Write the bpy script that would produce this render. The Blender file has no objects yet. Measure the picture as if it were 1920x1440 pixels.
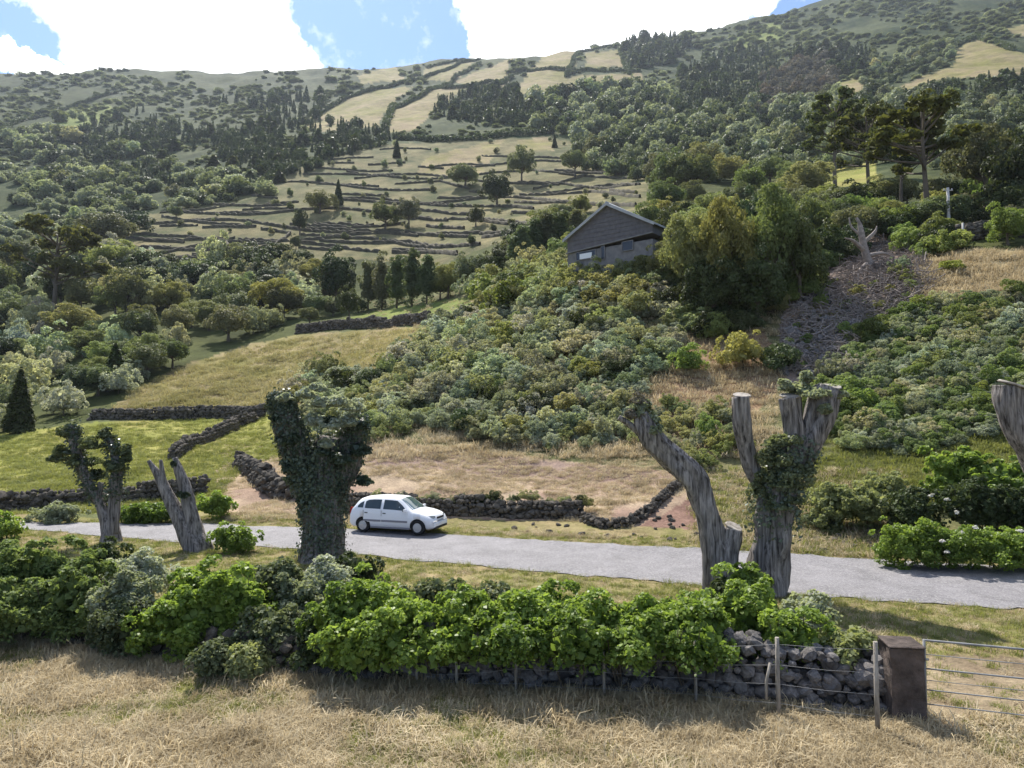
import bpy, bmesh, math, random, time
import numpy as np
from mathutils import Vector, Matrix
T0 = time.time()
R = math.radians
S = bpy.context.scene
COL = S.collection

# ------------------------------------------------------------ camera, sky, sun, exposure
F = 1297.0                 # focal length in photograph pixels (1920 wide)
CAM_Z = 4.8
PITCH = math.atan(60.0 / F)
cam_d = bpy.data.cameras.new('camera'); cam = bpy.data.objects.new('camera', cam_d); COL.objects.link(cam)
cam.location = (0, 0, CAM_Z); cam.rotation_euler = (math.pi / 2 + PITCH, 0, 0)
cam_d.sensor_width = 36; cam_d.lens = 36 * F / 1920; cam_d.clip_start = 0.1; cam_d.clip_end = 20000
S.camera = cam
SUN_EL, SUN_AZ = R(53), R(-21)        # azimuth from +Y towards +X
to_sun = Vector((math.sin(SUN_AZ) * math.cos(SUN_EL), math.cos(SUN_AZ) * math.cos(SUN_EL), math.sin(SUN_EL)))
sl = bpy.data.lights.new('sun', 'SUN'); sl.energy = 4.9; sl.angle = R(0.5); sl.color = (1, 0.95, 0.86)
sun = bpy.data.objects.new('sun', sl); COL.objects.link(sun)
sun.rotation_euler = (-to_sun).to_track_quat('-Z', 'Y').to_euler()
EXPOSURE = 0.90
HAZE = 0.00009
S.view_settings.view_transform = 'Standard'; S.view_settings.look = 'None'
S.view_settings.exposure = EXPOSURE; S.view_settings.gamma = 1; S.view_settings.use_curve_mapping = False
S.render.engine = 'CYCLES'
S.cycles.max_bounces = 6; S.cycles.diffuse_bounces = 3; S.cycles.glossy_bounces = 2
S.cycles.transmission_bounces = 4; S.cycles.volume_bounces = 0; S.cycles.use_denoising = True

class NT:
    """small node-tree helper"""
    def __init__(s, tree): s.t = tree; s.n = tree.nodes; s.l = tree.links
    def new(s, typ, **kw):
        n = s.n.new(typ)
        for k, v in kw.items():
            if k.startswith('_'):
                n.inputs[k[1:].replace('_', ' ')].default_value = v
            else: setattr(n, k, v)
        return n
    def link(s, a, b): s.l.new(a, b)
    def put(s, v, sock):
        if isinstance(v, (int, float, tuple, list)): sock.default_value = v
        else: s.l.new(v, sock)
    def math(s, op, a, b=None, clamp=False):
        n = s.n.new('ShaderNodeMath'); n.operation = op; n.use_clamp = clamp
        s.put(a, n.inputs[0])
        if b is not None: s.put(b, n.inputs[1])
        return n.outputs[0]
    def vmath(s, op, a, b=None):
        n = s.n.new('ShaderNodeVectorMath'); n.operation = op
        s.put(a, n.inputs[0])
        if b is not None: s.put(b, n.inputs[1])
        return n
    def mix(s, fac, a, b, mode='MIX'):
        n = s.n.new('ShaderNodeMix'); n.data_type = 'RGBA'; n.blend_type = mode
        s.put(fac, n.inputs[0]); s.put(a, n.inputs[6]); s.put(b, n.inputs[7])
        return n.outputs[2]
    def noise(s, vec, scale, detail=4, rough=0.55, dist=0.0, out='Fac'):
        n = s.n.new('ShaderNodeTexNoise'); n.inputs['Scale'].default_value = scale
        n.inputs['Detail'].default_value = detail; n.inputs['Roughness'].default_value = rough
        n.inputs['Distortion'].default_value = dist
        if vec is not None: s.l.new(vec, n.inputs['Vector'])
        return n.outputs[out]
    def ramp(s, fac, stops):
        n = s.n.new('ShaderNodeValToRGB'); e = n.color_ramp.elements
        while len(e) < len(stops): e.new(0.5)
        for k, (p, c) in enumerate(stops):
            e[k].position = p; e[k].color = (c, c, c, 1) if isinstance(c, (int, float)) else (*c, 1)
        s.l.new(fac, n.inputs[0]); return n.outputs[0]

world = bpy.data.worlds.new('World'); S.world = world; world.use_nodes = True
def build_world():
    w = NT(world.node_tree); w.n.clear()
    out = w.new('ShaderNodeOutputWorld'); bg = w.new('ShaderNodeBackground')
    sky = w.new('ShaderNodeTexSky', sky_type='NISHITA', sun_disc=False, sun_elevation=SUN_EL,
                sun_rotation=SUN_AZ % (2 * math.pi), altitude=100, air_density=1.0, dust_density=0.4, ozone_density=3.0)
    d = w.new('ShaderNodeTexCoord').outputs['Generated']
    wob = w.noise(d, 16, 7, 0.66, out='Color')
    wv = w.vmath('SCALE', w.vmath('SUBTRACT', wob, (0.5, 0.5, 0.5)).outputs[0]); wv.inputs['Scale'].default_value = 0.085
    dd = w.vmath('ADD', d, wv.outputs[0]).outputs[0]
    def direction(px, py):
        u, v = (px - 960) / F, (720 - py) / F
        f = Vector((0, math.cos(PITCH), math.sin(PITCH))); up = Vector((0, -math.sin(PITCH), math.cos(PITCH)))
        return (Vector((1, 0, 0)) * u + f + up * v).normalized()
    tot = None
    banks = [(250, -80, 190, 120), (330, 30, 165, 120), (400, 70, 130, 90), (480, 128, 105, 40), (70, 128, 70, 20), (215, 70, 70, 60),
             (1010, 20, 118, 110), (1180, 0, 200, 120), (1340, -30, 110, 60), (960, -70, 90, 120), (930, 60, 48, 60)]
    for (px, py, rx, ry) in banks:
        c = direction(px, py); r = 1.12 / F
        v = w.vmath('SUBTRACT', dd, tuple(c)).outputs[0]
        v = w.vmath('DIVIDE', v, (rx * r, rx * r * 1.2, ry * r)).outputs[0]
        l = w.vmath('LENGTH', v).outputs['Value']
        m = w.math('MULTIPLY', w.math('SUBTRACT', 1.0, l), 5.0, clamp=True)
        tot = m if tot is None else w.math('MAXIMUM', tot, m)
    # fair-weather cloud over the rest of the sky
    sp = w.new('ShaderNodeSeparateXYZ'); w.link(d, sp.inputs[0])
    plane = w.new('ShaderNodeCombineXYZ'); zz = w.math('MAXIMUM', sp.outputs[2], 0.08)
    w.link(w.math('DIVIDE', sp.outputs[0], zz), plane.inputs[0]); w.link(w.math('DIVIDE', sp.outputs[1], zz), plane.inputs[1])
    gen = w.ramp(w.noise(plane.outputs[0], 0.9, 6, 0.6), [(0.55, 0.0), (0.62, 1.0)])
    high = w.math('MULTIPLY', gen, w.ramp(sp.outputs[2], [(0.58, 0.0), (0.66, 1.0)]))
    tot = w.math('MAXIMUM', tot, high)
    rag = w.noise(d, 30, 8, 0.6)
    mask = w.ramp(w.math('ADD', tot, w.math('MULTIPLY', w.math('SUBTRACT', rag, 0.5), 0.9)), [(0.05, 0.0), (0.6, 1.0)])
    # tint the physical sky towards the pale blue of the picture, same all over
    skyc = w.mix(1.0, sky.outputs[0], (0.76, 0.98, 1.2, 1), 'MULTIPLY')
    veil = w.mix(0.05, skyc, (7.5, 7.8, 8.2, 1))
    col = w.mix(mask, veil, (13.5, 13.6, 13.8, 1))
    w.link(col, bg.inputs[0]); bg.inputs[1].default_value = 0.085; w.link(bg.outputs[0], out.inputs[0])
build_world()

# ------------------------------------------------------------ numeric helpers
rng = np.random.default_rng(7)
random.seed(7)
def _h(ix, iy, iz, seed):
    n = (ix * 374761393 + iy * 668265263 + iz * 2147483647 + seed * 1274126177) & 0xFFFFFFFF
    n = ((n ^ (n >> 13)) * 1274126177) & 0xFFFFFFFF
    n = (n ^ (n >> 16)) & 0xFFFFFFFF
    return n.astype(np.float64) / 4294967295.0
def vnoise(x, y, z=None, seed=0):
    x = np.asarray(x, float); y = np.asarray(y, float); z = np.zeros_like(x) if z is None else np.asarray(z, float)
    ix, iy, iz = np.floor(x).astype(np.int64), np.floor(y).astype(np.int64), np.floor(z).astype(np.int64)
    fx, fy, fz = x - ix, y - iy, z - iz
    fx, fy, fz = fx * fx * (3 - 2 * fx), fy * fy * (3 - 2 * fy), fz * fz * (3 - 2 * fz)
    r = 0
    for a in (0, 1):
        for b in (0, 1):
            for c in (0, 1):
                r = r + _h(ix + a, iy + b, iz + c, seed) * (fx if a else 1 - fx) * (fy if b else 1 - fy) * (fz if c else 1 - fz)
    return r * 2 - 1
def fbm(x, y, z=None, oct=4, seed=0):
    r = 0; a = 1.0; t = 0; f = 1.0
    for o in range(oct):
        r = r + a * vnoise(np.asarray(x) * f, np.asarray(y) * f, None if z is None else np.asarray(z) * f, seed + o * 17); t += a; a *= 0.5; f *= 2.03
    return r / t
def unit(v): return v / np.maximum(np.linalg.norm(v, axis=-1, keepdims=True), 1e-9)

fw = np.array([0, math.cos(PITCH), math.sin(PITCH)]); upv = np.array([0, -math.sin(PITCH), math.cos(PITCH)])
def ray(px, py):
    """unit-depth ray (world y = 1) through a photograph pixel"""
    px = np.asarray(px, float); py = np.asarray(py, float)
    r = np.stack([px - 960, fw[1] * F + upv[1] * (720 - py), fw[2] * F + upv[2] * (720 - py)], -1)
    return r / r[..., 1:2]
def P(px, py, D):
    r = ray(px, py); return Vector((r[0] * D, D, CAM_Z + r[2] * D))
def project(x, y, z):
    dz = z - CAM_Z; dep = y * fw[1] + dz * fw[2]; v = y * upv[1] + dz * upv[2]
    dep = np.where(dep > 0.1, dep, np.nan)
    return 960 + F * x / dep, 720 - F * v / dep

# ------------------------------------------------------------ terrain: elevation table by bearing and distance
NEAR = None
TAB = {   # photograph column -> (distance, row) where the ground lies
 -500: [(40, 930), (55, 868), (75, 805), (100, 735), (140, 650), (200, 560), (280, 465), (400, 375), (600, 290), (900, 215), (1250, 165)],
    0: [(40, 925), (55, 860), (75, 800), (100, 730), (140, 640), (200, 545), (280, 450), (400, 360), (600, 272), (900, 190), (1250, 130)],
  240: [(40, 922), (52, 865), (72, 790), (78, 768), (100, 700), (140, 605), (200, 500), (280, 420), (400, 345), (600, 262), (900, 185), (1250, 121)],
  480: [(33, 958), (40, 905), (55, 840), (72, 780), (78, 764), (100, 690), (130, 615), (150, 590), (200, 500), (280, 400), (400, 310), (600, 235), (900, 172), (1250, 127)],
  720: [(31, 976), (35, 925), (40, 860), (50, 780), (60, 715), (75, 665), (100, 625), (110, 600), (140, 575), (200, 490), (280, 385), (400, 292), (600, 222), (900, 160), (1250, 118)],
  960: [(30, 985), (32, 955), (36, 905), (42, 835), (50, 740), (60, 640), (75, 575), (100, 530), (140, 488), (200, 430), (280, 360), (400, 280), (600, 200), (900, 142), (1250, 98)],
 1200: [(27, 1005), (30, 960), (35, 890), (42, 800), (50, 685), (60, 565), (70, 500), (100, 450), (140, 418), (200, 375), (280, 330), (400, 262), (600, 190), (900, 122), (1250, 72)],
 1440: [(25, 1025), (28, 975), (32, 905), (36, 840), (42, 745), (50, 640), (60, 545), (75, 480), (100, 436), (140, 392), (200, 350), (280, 300), (400, 240), (600, 170), (900, 95), (1250, 22)],
 1680: [(23.5, 1040), (26, 1000), (30, 915), (35, 815), (42, 695), (50, 585), (60, 490), (75, 435), (100, 395), (140, 350), (200, 300), (280, 250), (400, 190), (600, 115), (900, 35), (1250, -48)],
 1920: [(22.3, 1050), (26, 970), (30, 880), (35, 770), (42, 645), (50, 525), (60, 450), (75, 408), (100, 366), (140, 320), (200, 268), (280, 213), (400, 150), (600, 70), (900, -10), (1250, -100)],
 2500: [(20.5, 1080), (24, 980), (30, 860), (35, 750), (42, 625), (50, 505), (60, 430), (75, 390), (100, 350), (140, 305), (200, 255), (280, 200), (400, 135), (600, 55), (900, -25), (1250, -115)],
}
LR = np.linspace(math.log(1.0), math.log(9000), 700)
cols, prof = [], []
for px in sorted(TAB):
    az = math.atan((px - 960) / F); sec = 1 / math.cos(az)
    rr, tt = [], []
    for (D, py) in TAB[px]:
        z = CAM_Z + ray(px, py)[2] * D
        rr.append(math.log(D * sec)); tt.append(z / (D * sec))
    r0 = math.exp(rr[0])
    pre = [math.log(1.0), rr[0] - 0.12]; pret = [0, 0 if tt[0] < 0.03 else tt[0] * 0.2]
    hi = tt[-1]
    post = [rr[-1] + 0.12, math.log(9000)]; postt = [hi * 0.86, hi * 0.02]
    prof.append(np.interp(LR, pre + rr + post, pret + tt + postt)); cols.append(az)
cols = np.array(cols); prof = np.array(prof)
k = np.hanning(13); k /= k.sum()                 # round the corners a little
prof = np.array([np.convolve(np.pad(p, 6, mode='edge'), k, 'valid') for p in prof])
def tanel(az, lr):
    az = np.asarray(az); back = np.clip((np.abs(az) - 1.2) / 0.9, 0, 1)
    azc = np.clip(az, cols[0], cols[-1] - 1e-6)
    i = np.clip(np.searchsorted(cols, azc, side='right') - 1, 0, len(cols) - 2)
    t = np.clip((azc - cols[i]) / (cols[i + 1] - cols[i]), 0, 1)
    j = np.clip((lr - LR[0]) / (LR[1] - LR[0]), 0, len(LR) - 1.001); j0 = j.astype(int); jf = j - j0
    def at(c): c = np.clip(c, 0, len(cols) - 1); return prof[c, j0] * (1 - jf) + prof[c, j0 + 1] * jf
    p0, p1, p2, p3 = at(i - 1), at(i), at(i + 1), at(i + 2)
    v = 0.5 * ((2 * p1) + (-p0 + p2) * t + (2 * p0 - 5 * p1 + 4 * p2 - p3) * t * t + (-p0 + 3 * p1 - 3 * p2 + p3) * t ** 3)
    v = v * 0.6 + (p1 * (1 - t) + p2 * t) * 0.4
    return v * (1 - back) + (-0.06) * back * np.clip((lr - 2.5) / 3, 0, 1)
def ground_raw(x, y):
    r = np.hypot(x, y); az = np.arctan2(x, y)
    z = tanel(az, np.log(np.maximum(r, 1.01))) * r
    w1 = np.clip((r - 34) / 25, 0, 1)
    z = z + w1 * (0.55 * (1 - 0.8 * np.clip((r - 110) / 60, 0, 1)) * fbm(x / 7, y / 7, oct=3, seed=3) + 0.006 * np.minimum(r, 500) * fbm(x / 38, y / 38, oct=3, seed=5) * np.clip((r - 60) / 120, 0, 1))
    w2 = np.clip((r - 380) / 500, 0, 1)
    gul = np.abs(fbm(x / 150 + 0.25 * z / 60, y / 420, oct=4, seed=9))
    z = z + w2 * (16 * (0.22 - gul) + 5 * fbm(x / 45, y / 70, oct=3, seed=21))
    z = z + 0.05 * fbm(x / 1.7, y / 1.7, oct=3, seed=30) * np.clip((15.5 - r) / 2, 0, 1)
    z = z + 0.22 * np.clip((y - 29.5) / 3, 0, 1) * fbm(x / 2.2, y / 2.2, oct=3, seed=31) * np.clip((80 - r) / 30, 0, 1)
    return z
AZ = np.concatenate([np.linspace(-math.pi, -0.80, 50)[:-1], np.linspace(-0.80, 0.80, 640), np.linspace(0.80, math.pi, 50)[1:]])
RAD = np.concatenate([np.geomspace(1.2, 8, 16)[:-1], np.geomspace(8, 28, 105)[:-1], np.geomspace(28, 80, 170)[:-1],
                      np.geomspace(80, 420, 160)[:-1], np.geomspace(420, 1500, 110)[:-1], np.geomspace(1500, 7000, 16)])
GA, GR = np.meshgrid(AZ, RAD, indexing='ij')
GX, GY = GR * np.sin(GA), GR * np.cos(GA)
GZ = ground_raw(GX, GY)
LRAD = np.log(RAD)
def G(x, y):
    """ground height, bilinear on the terrain mesh"""
    x = np.asarray(x, float); y = np.asarray(y, float)
    r = np.log(np.clip(np.hypot(x, y), RAD[0] * 1.001, RAD[-1] * 0.999)); a = np.arctan2(x, y)
    i = np.clip(np.searchsorted(AZ, a) - 1, 0, len(AZ) - 2); j = np.clip(np.searchsorted(LRAD, r) - 1, 0, len(RAD) - 2)
    s = (a - AZ[i]) / (AZ[i + 1] - AZ[i]); t = (r - LRAD[j]) / (LRAD[j + 1] - LRAD[j])
    return (GZ[i, j] * (1 - s) + GZ[i + 1, j] * s) * (1 - t) + (GZ[i, j + 1] * (1 - s) + GZ[i + 1, j + 1] * s) * t
g = lambda x, y: float(G(x, y))
DM = np.geomspace(5, 1600, 900)
def hit(px, py):
    """where the view through a photograph pixel meets the ground: (n,3), nan when it misses"""
    px = np.atleast_1d(np.asarray(px, float)); py = np.atleast_1d(np.asarray(py, float))
    out = np.full((len(px), 3), np.nan)
    for s0 in range(0, len(px), 1500):
        rr = ray(px[s0:s0 + 1500], py[s0:s0 + 1500])
        X = rr[:, 0:1] * DM; Z = CAM_Z + rr[:, 2:3] * DM; Y = np.broadcast_to(DM, X.shape)
        below = G(X, Y) > Z
        k = below.argmax(1); ok = below.any(1)
        D = DM[k]; D0 = DM[np.maximum(k - 1, 0)]; 
        for _ in range(6):
            Dm = (D + D0) / 2; b = G(rr[:, 0] * Dm, Dm) > CAM_Z + rr[:, 2] * Dm
            D = np.where(b, Dm, D); D0 = np.where(b, D0, Dm)
        q = np.stack([rr[:, 0] * D, D, G(rr[:, 0] * D, D)], 1); q[~ok] = np.nan
        out[s0:s0 + 1500] = q
    return out
def hit1(px, py): v = hit([px], [py])[0]; return Vector(v)
def in_poly(px, py, poly):
    px = np.asarray(px, float); py = np.asarray(py, float); r = np.zeros(px.shape, bool); n = len(poly)
    for a in range(n):
        x1, y1 = poly[a]; x2, y2 = poly[(a + 1) % n]
        if y1 == y2: continue
        c = ((y1 > py) != (y2 > py)) & (px < (x2 - x1) * (py - y1) / (y2 - y1) + x1)
        r ^= c
    return r

# ------------------------------------------------------------ object helpers
def tag(o, label=None, cat=None, group=None, kind=None):
    if label: o['label'] = label
    if cat: o['category'] = cat
    if group: o['group'] = group
    if kind: o['kind'] = kind
    return o
def link(o, parent=None):
    COL.objects.link(o)
    if parent is not None: o.parent = parent
    return o
def thing(name, label, cat, loc=(0, 0, 0), rz=0.0, group=None):
    o = bpy.data.objects.new(name, None); o.empty_display_size = 0.2; link(o)
    o.location = loc; o.rotation_euler = (0, 0, rz); return tag(o, label, cat, group)
def arr_mesh(name, V, Fq, mat=None, smooth=False, fmat=None):
    """mesh from (n,3) verts and (m,k) faces, all faces of one size"""
    me = bpy.data.meshes.new(name); V = np.asarray(V, np.float32); Fq = np.asarray(Fq, np.int32)
    me.vertices.add(len(V)); me.vertices.foreach_set('co', V.ravel())
    m, kk = Fq.shape; me.loops.add(m * kk); me.loops.foreach_set('vertex_index', Fq.ravel())
    me.polygons.add(m); me.polygons.foreach_set('loop_start', np.arange(0, m * kk, kk, dtype=np.int32))
    if smooth: me.polygons.foreach_set('use_smooth', np.ones(m, bool))
    for mm in (mat if isinstance(mat, (list, tuple)) else [mat]):
        if mm: me.materials.append(mm)
    if fmat is not None: me.polygons.foreach_set('material_index', np.asarray(fmat, np.int32))
    me.update(calc_edges=True); return me
def mobj(name, me, parent=None, loc=None):
    o = bpy.data.objects.new(name, me); link(o, parent)
    if loc is not None: o.location = loc
    return o
class MB:
    """collects shapes into one mesh"""
    def __init__(s): s.v = []; s.f = []; s.m = []; s.sm = []
    def add(s, V, Fs, mi=0, smooth=False):
        b = len(s.v); s.v += [tuple(map(float, v)) for v in V]
        for f in Fs: s.f.append(tuple(i + b for i in f)); s.m.append(mi); s.sm.append(smooth)
    def box(s, c, d, M=None, mi=0, taper=1.0, jit=0.0):
        V = []
        for sx in (-1, 1):
            for sy in (-1, 1):
                for sz in (-1, 1):
                    t = taper if sz > 0 else 1
                    v = Vector((sx * d[0] / 2 * t, sy * d[1] / 2 * t, sz * d[2] / 2))
                    if jit: v += Vector([random.uniform(-jit, jit) for _ in range(3)])
                    if M is not None: v = M @ v
                    V.append(v + Vector(c))
        s.add(V, [(0, 1, 3, 2), (4, 6, 7, 5), (0, 4, 5, 1), (2, 3, 7, 6), (0, 2, 6, 4), (1, 5, 7, 3)], mi)
    def tube(s, pts, rad, n=10, cap=True, mi=0, rough=0.0, seed=0, smooth=True, ridges=0.0):
        pts = [Vector(p) for p in pts]; rad = rad if isinstance(rad, (list, tuple)) else [rad] * len(pts)
        ring = []; prev = None
        for i, p in enumerate(pts):
            t = (pts[min(i + 1, len(pts) - 1)] - pts[max(i - 1, 0)]).normalized()
            if prev is None: a = t.orthogonal().normalized()
            else: a = (prev - t * prev.dot(t)).normalized()
            prev = a; b = t.cross(a); row = []
            for k in range(n):
                th = 2 * math.pi * k / n; r = rad[i]
                if rough or ridges:
                    nz = float(fbm(np.array([p.x * 1.5 + math.cos(th) * 1.3 + seed]), np.array([p.y * 1.5 + math.sin(th) * 1.3]), np.array([p.z * 1.3]), 3, seed))
                    rg = float(fbm(np.array([math.cos(th) * 3.2 + seed]), np.array([math.sin(th) * 3.2 + p.z * 0.15]), np.array([p.z * 0.35]), 2, seed + 5))
                    r = r * (1 + rough * nz + ridges * rg)
                row.append(p + (a * math.cos(th) + b * math.sin(th)) * r)
            ring.append(row)
        V = [v for row in ring for v in row]; Fs = []
        for i in range(len(pts) - 1):
            for k in range(n):
                k2 = (k + 1) % n; Fs.append((i * n + k, i * n + k2, (i + 1) * n + k2, (i + 1) * n + k))
        s.add(V, Fs, mi, smooth)
        if cap:
            b = len(s.v) - len(V); m = len(pts) - 1
            s.f.append(tuple(b + k for k in range(n))[::-1]); s.m.append(mi); s.sm.append(False)
            s.f.append(tuple(b + m * n + k for k in range(n))); s.m.append(mi); s.sm.append(False)
        return ring
    def build(s, name, mats, parent=None, loc=None):
        me = bpy.data.meshes.new(name); me.from_pydata(s.v, [], s.f)
        for m in (mats if isinstance(mats, (list, tuple)) else [mats]): me.materials.append(m)
        me.polygons.foreach_set('material_index', s.m); me.polygons.foreach_set('use_smooth', s.sm); me.update()
        return mobj(name, me, parent, loc)
def spline(pts, n=6):
    """Catmull-Rom through tuples of any length"""
    P_ = [np.array(p, float) for p in pts]; P_ = [2 * P_[0] - P_[1]] + P_ + [2 * P_[-1] - P_[-2]]; out = []
    for i in range(1, len(P_) - 2):
        for k in range(n):
            t = k / n; a, b, c, d = P_[i - 1:i + 3]
            out.append(0.5 * (2 * b + (c - a) * t + (2 * a - 5 * b + 4 * c - d) * t * t + (3 * b - a - 3 * c + d) * t ** 3))
    out.append(P_[-2]); return out

# ------------------------------------------------------------ materials
def mat_new(name):
    m = bpy.data.materials.new(name); m.use_nodes = True; t = NT(m.node_tree); t.n.clear()
    out = t.new('ShaderNodeOutputMaterial'); return m, t, out
def mat_leaf(name, dark, light, trans=0.35, rough=0.55, patch=1.2, spec=0.15, objr=0.5, tt=(1.15, 1.15, 0.7), wpatch=0):
    m, t, out = mat_new(name)
    tc = t.new('ShaderNodeTexCoord').outputs['Object']; oi = t.new('ShaderNodeObjectInfo'); ge = t.new('ShaderNodeNewGeometry')
    n1 = t.ramp(t.noise(tc, patch, 3), [(0.3, 0.0), (0.7, 1.0)])
    f = t.math('MULTIPLY', n1, 0.4)
    f = t.math('ADD', f, t.math('MULTIPLY', ge.outputs['Random Per Island'], 0.35))
    f = t.math('ADD', f, t.math('MULTIPLY', t.math('SUBTRACT', oi.outputs['Random'], 0.3), objr), clamp=True)
    if wpatch:
        n2 = t.ramp(t.noise(ge.outputs['Position'], wpatch, 5, 0.6, 0.6), [(0.32, 0.0), (0.68, 1.0)]); f = t.math('ADD', t.math('MULTIPLY', f, 0.45), t.math('MULTIPLY', n2, 0.55))
    c = t.mix(f, (*dark, 1), (*light, 1))
    c = t.mix(1.0, c, oi.outputs['Color'], 'MULTIPLY')
    p = t.new('ShaderNodeBsdfPrincipled'); t.link(c, p.inputs['Base Color']); p.inputs['Roughness'].default_value = rough
    p.inputs['Specular IOR Level'].default_value = spec
    tr = t.new('ShaderNodeBsdfTranslucent'); tcol = t.mix(1.0, c, (*tt, 1), 'MULTIPLY'); t.link(tcol, tr.inputs[0])
    mx = t.new('ShaderNodeMixShader'); mx.inputs[0].default_value = trans
    t.link(p.outputs[0], mx.inputs[1]); t.link(tr.outputs[0], mx.inputs[2]); t.link(mx.outputs[0], out.inputs[0]); return m
def mat_solid(name, c1, c2=None, scale=3.0, rough=0.8, metal=0.0, bump=0.0, bscale=20, spec=0.3, stretch=None, objr=0.0, coord='Object'):
    m, t, out = mat_new(name); c2 = c2 or c1
    tc = t.new('ShaderNodeTexCoord').outputs[coord]
    if stretch:
        mp = t.new('ShaderNodeMapping'); mp.inputs['Scale'].default_value = stretch; t.link(tc, mp.inputs[0]); tc = mp.outputs[0]
    f = t.ramp(t.noise(tc, scale, 6, 0.6), [(0.35, 0.0), (0.65, 1.0)])
    if objr:
        oi = t.new('ShaderNodeObjectInfo'); f = t.math('ADD', t.math('MULTIPLY', f, 1 - objr), t.math('MULTIPLY', oi.outputs['Random'], objr))
    c = t.mix(f, (*c1, 1), (*c2, 1))
    p = t.new('ShaderNodeBsdfPrincipled'); t.link(c, p.inputs['Base Color']); p.inputs['Roughness'].default_value = rough
    p.inputs['Metallic'].default_value = metal; p.inputs['Specular IOR Level'].default_value = spec
    if bump:
        b = t.new('ShaderNodeBump'); b.inputs['Strength'].default_value = bump; b.inputs['Distance'].default_value = 0.05
        t.link(t.noise(tc, bscale, 6, 0.65), b.inputs['Height']); t.link(b.outputs[0], p.inputs['Normal'])
    t.link(p.outputs[0], out.inputs[0]); return m
def mat_ground():
    m, t, out = mat_new('ground_cover'); a = t.new('ShaderNodeVertexColor', layer_name='cover')
    pos = t.new('ShaderNodeNewGeometry').outputs['Position']
    n1 = t.noise(pos, 1.3, 6, 0.65); n2 = t.noise(pos, 0.09, 7, 0.7); n3 = t.noise(pos, 9, 4, 0.6)
    s = t.math('ADD', t.math('MULTIPLY', n1, 0.8), t.math('ADD', t.math('MULTIPLY', n2, 1.2), t.math('MULTIPLY', n3, 0.7)))
    s = t.ramp(t.math('MULTIPLY', s, 0.37), [(0.34, 0.38), (0.66, 1.55)])
    c = t.mix(1.0, a.outputs[0], s, 'MULTIPLY')
    p = t.new('ShaderNodeBsdfPrincipled'); t.link(c, p.inputs['Base Color']); p.inputs['Roughness'].default_value = 0.95
    p.inputs['Specular IOR Level'].default_value = 0.05
    b = t.new('ShaderNodeBump'); b.inputs['Strength'].default_value = 0.6; b.inputs['Distance'].default_value = 0.12
    t.link(t.math('ADD', n1, n3), b.inputs['Height']); t.link(b.outputs[0], p.inputs['Normal'])
    t.link(p.outputs[0], out.inputs[0]); return m
M = {}
M['ground'] = mat_ground()
M['scrub'] = mat_leaf('grey_green_scrub', (0.17, 0.2, 0.13), (0.42, 0.45, 0.33), 0.45, 0.6, 1.0)
M['silver'] = mat_leaf('silvery_foliage', (0.26, 0.29, 0.235), (0.54, 0.57, 0.48), 0.45, 0.5, 1.2)
M['olive'] = mat_leaf('olive_foliage', (0.14, 0.17, 0.07), (0.38, 0.4, 0.2), 0.45, 0.6, 1.0)
M['bright'] = mat_leaf('bright_leaves', (0.09, 0.15, 0.03), (0.31, 0.41, 0.09), 0.5, 0.45, 1.6, 0.3)
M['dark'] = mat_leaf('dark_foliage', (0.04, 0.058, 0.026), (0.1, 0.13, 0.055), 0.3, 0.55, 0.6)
M['mid'] = mat_leaf('mid_green_foliage', (0.08, 0.105, 0.055), (0.23, 0.255, 0.14), 0.38, 0.6, 0.5)
M['pine'] = mat_leaf('pine_needles', (0.06, 0.078, 0.026), (0.16, 0.18, 0.06), 0.35, 0.6, 0.5)
M['ivy'] = mat_leaf('ivy_leaves', (0.035, 0.055, 0.034), (0.12, 0.15, 0.095), 0.2, 0.4, 2.0, 0.4)
M['grey_crown'] = mat_leaf('grey_bare_twigs', (0.13, 0.115, 0.09), (0.22, 0.20, 0.16), 0.2, 0.8, 1.0)
M['fescue'] = mat_leaf('dry_grass_blades', (0.27, 0.21, 0.12), (0.74, 0.64, 0.44), 0.35, 0.7, 0.5, 0.1, 0.5, (1.05, 1.0, .9), 0.9)
M['green_grass'] = mat_leaf('green_grass_blades', (0.14, 0.165, 0.045), (0.34, 0.34, 0.13), 0.4, 0.6, 0.5, 0.1, 0.5, (1.1, 1.1, .6), 0.9)
M['fresh'] = mat_leaf('fresh_green_foliage', (0.1, 0.145, 0.05), (0.3, 0.37, 0.14), 0.48, 0.55, 1.2)
M['gold_grass'] = mat_leaf('golden_grass_blades', (0.24, 0.235, 0.085), (0.47, 0.41, 0.23), 0.35, 0.7, 0.5, 0.1, 0.4, (1.05, 1.0, .8), 0.12)
M['bark'] = mat_solid('furrowed_bark', (0.045, 0.04, 0.037), (0.34, 0.31, 0.29), 5.0, 0.9, bump=1.0, bscale=8, stretch=(2.8, 2.8, 0.22), spec=0.1)
M['bark_far'] = mat_solid('trunk_bark', (0.07, 0.055, 0.04), (0.16, 0.13, 0.10), 3.0, 0.9)
M['cut'] = mat_solid('pale_cut_wood', (0.17, 0.145, 0.12), (0.42, 0.38, 0.33), 9.0, 0.8)
M['dead'] = mat_solid('weathered_dead_wood', (0.13, 0.105, 0.09), (0.36, 0.31, 0.28), 4.0, 0.9, objr=0.4)
M['stone'] = mat_solid('lava_stone', (0.045, 0.042, 0.042), (0.25, 0.23, 0.22), 4.5, 0.92, bump=0.6, bscale=14, objr=0.45, spec=0.15)
M['stone_dark'] = mat_solid('dark_lava_stone', (0.045, 0.04, 0.035), (0.16, 0.14, 0.115), 3.0, 0.95, bump=0.5, bscale=8, objr=0.3, spec=0.1)
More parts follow.
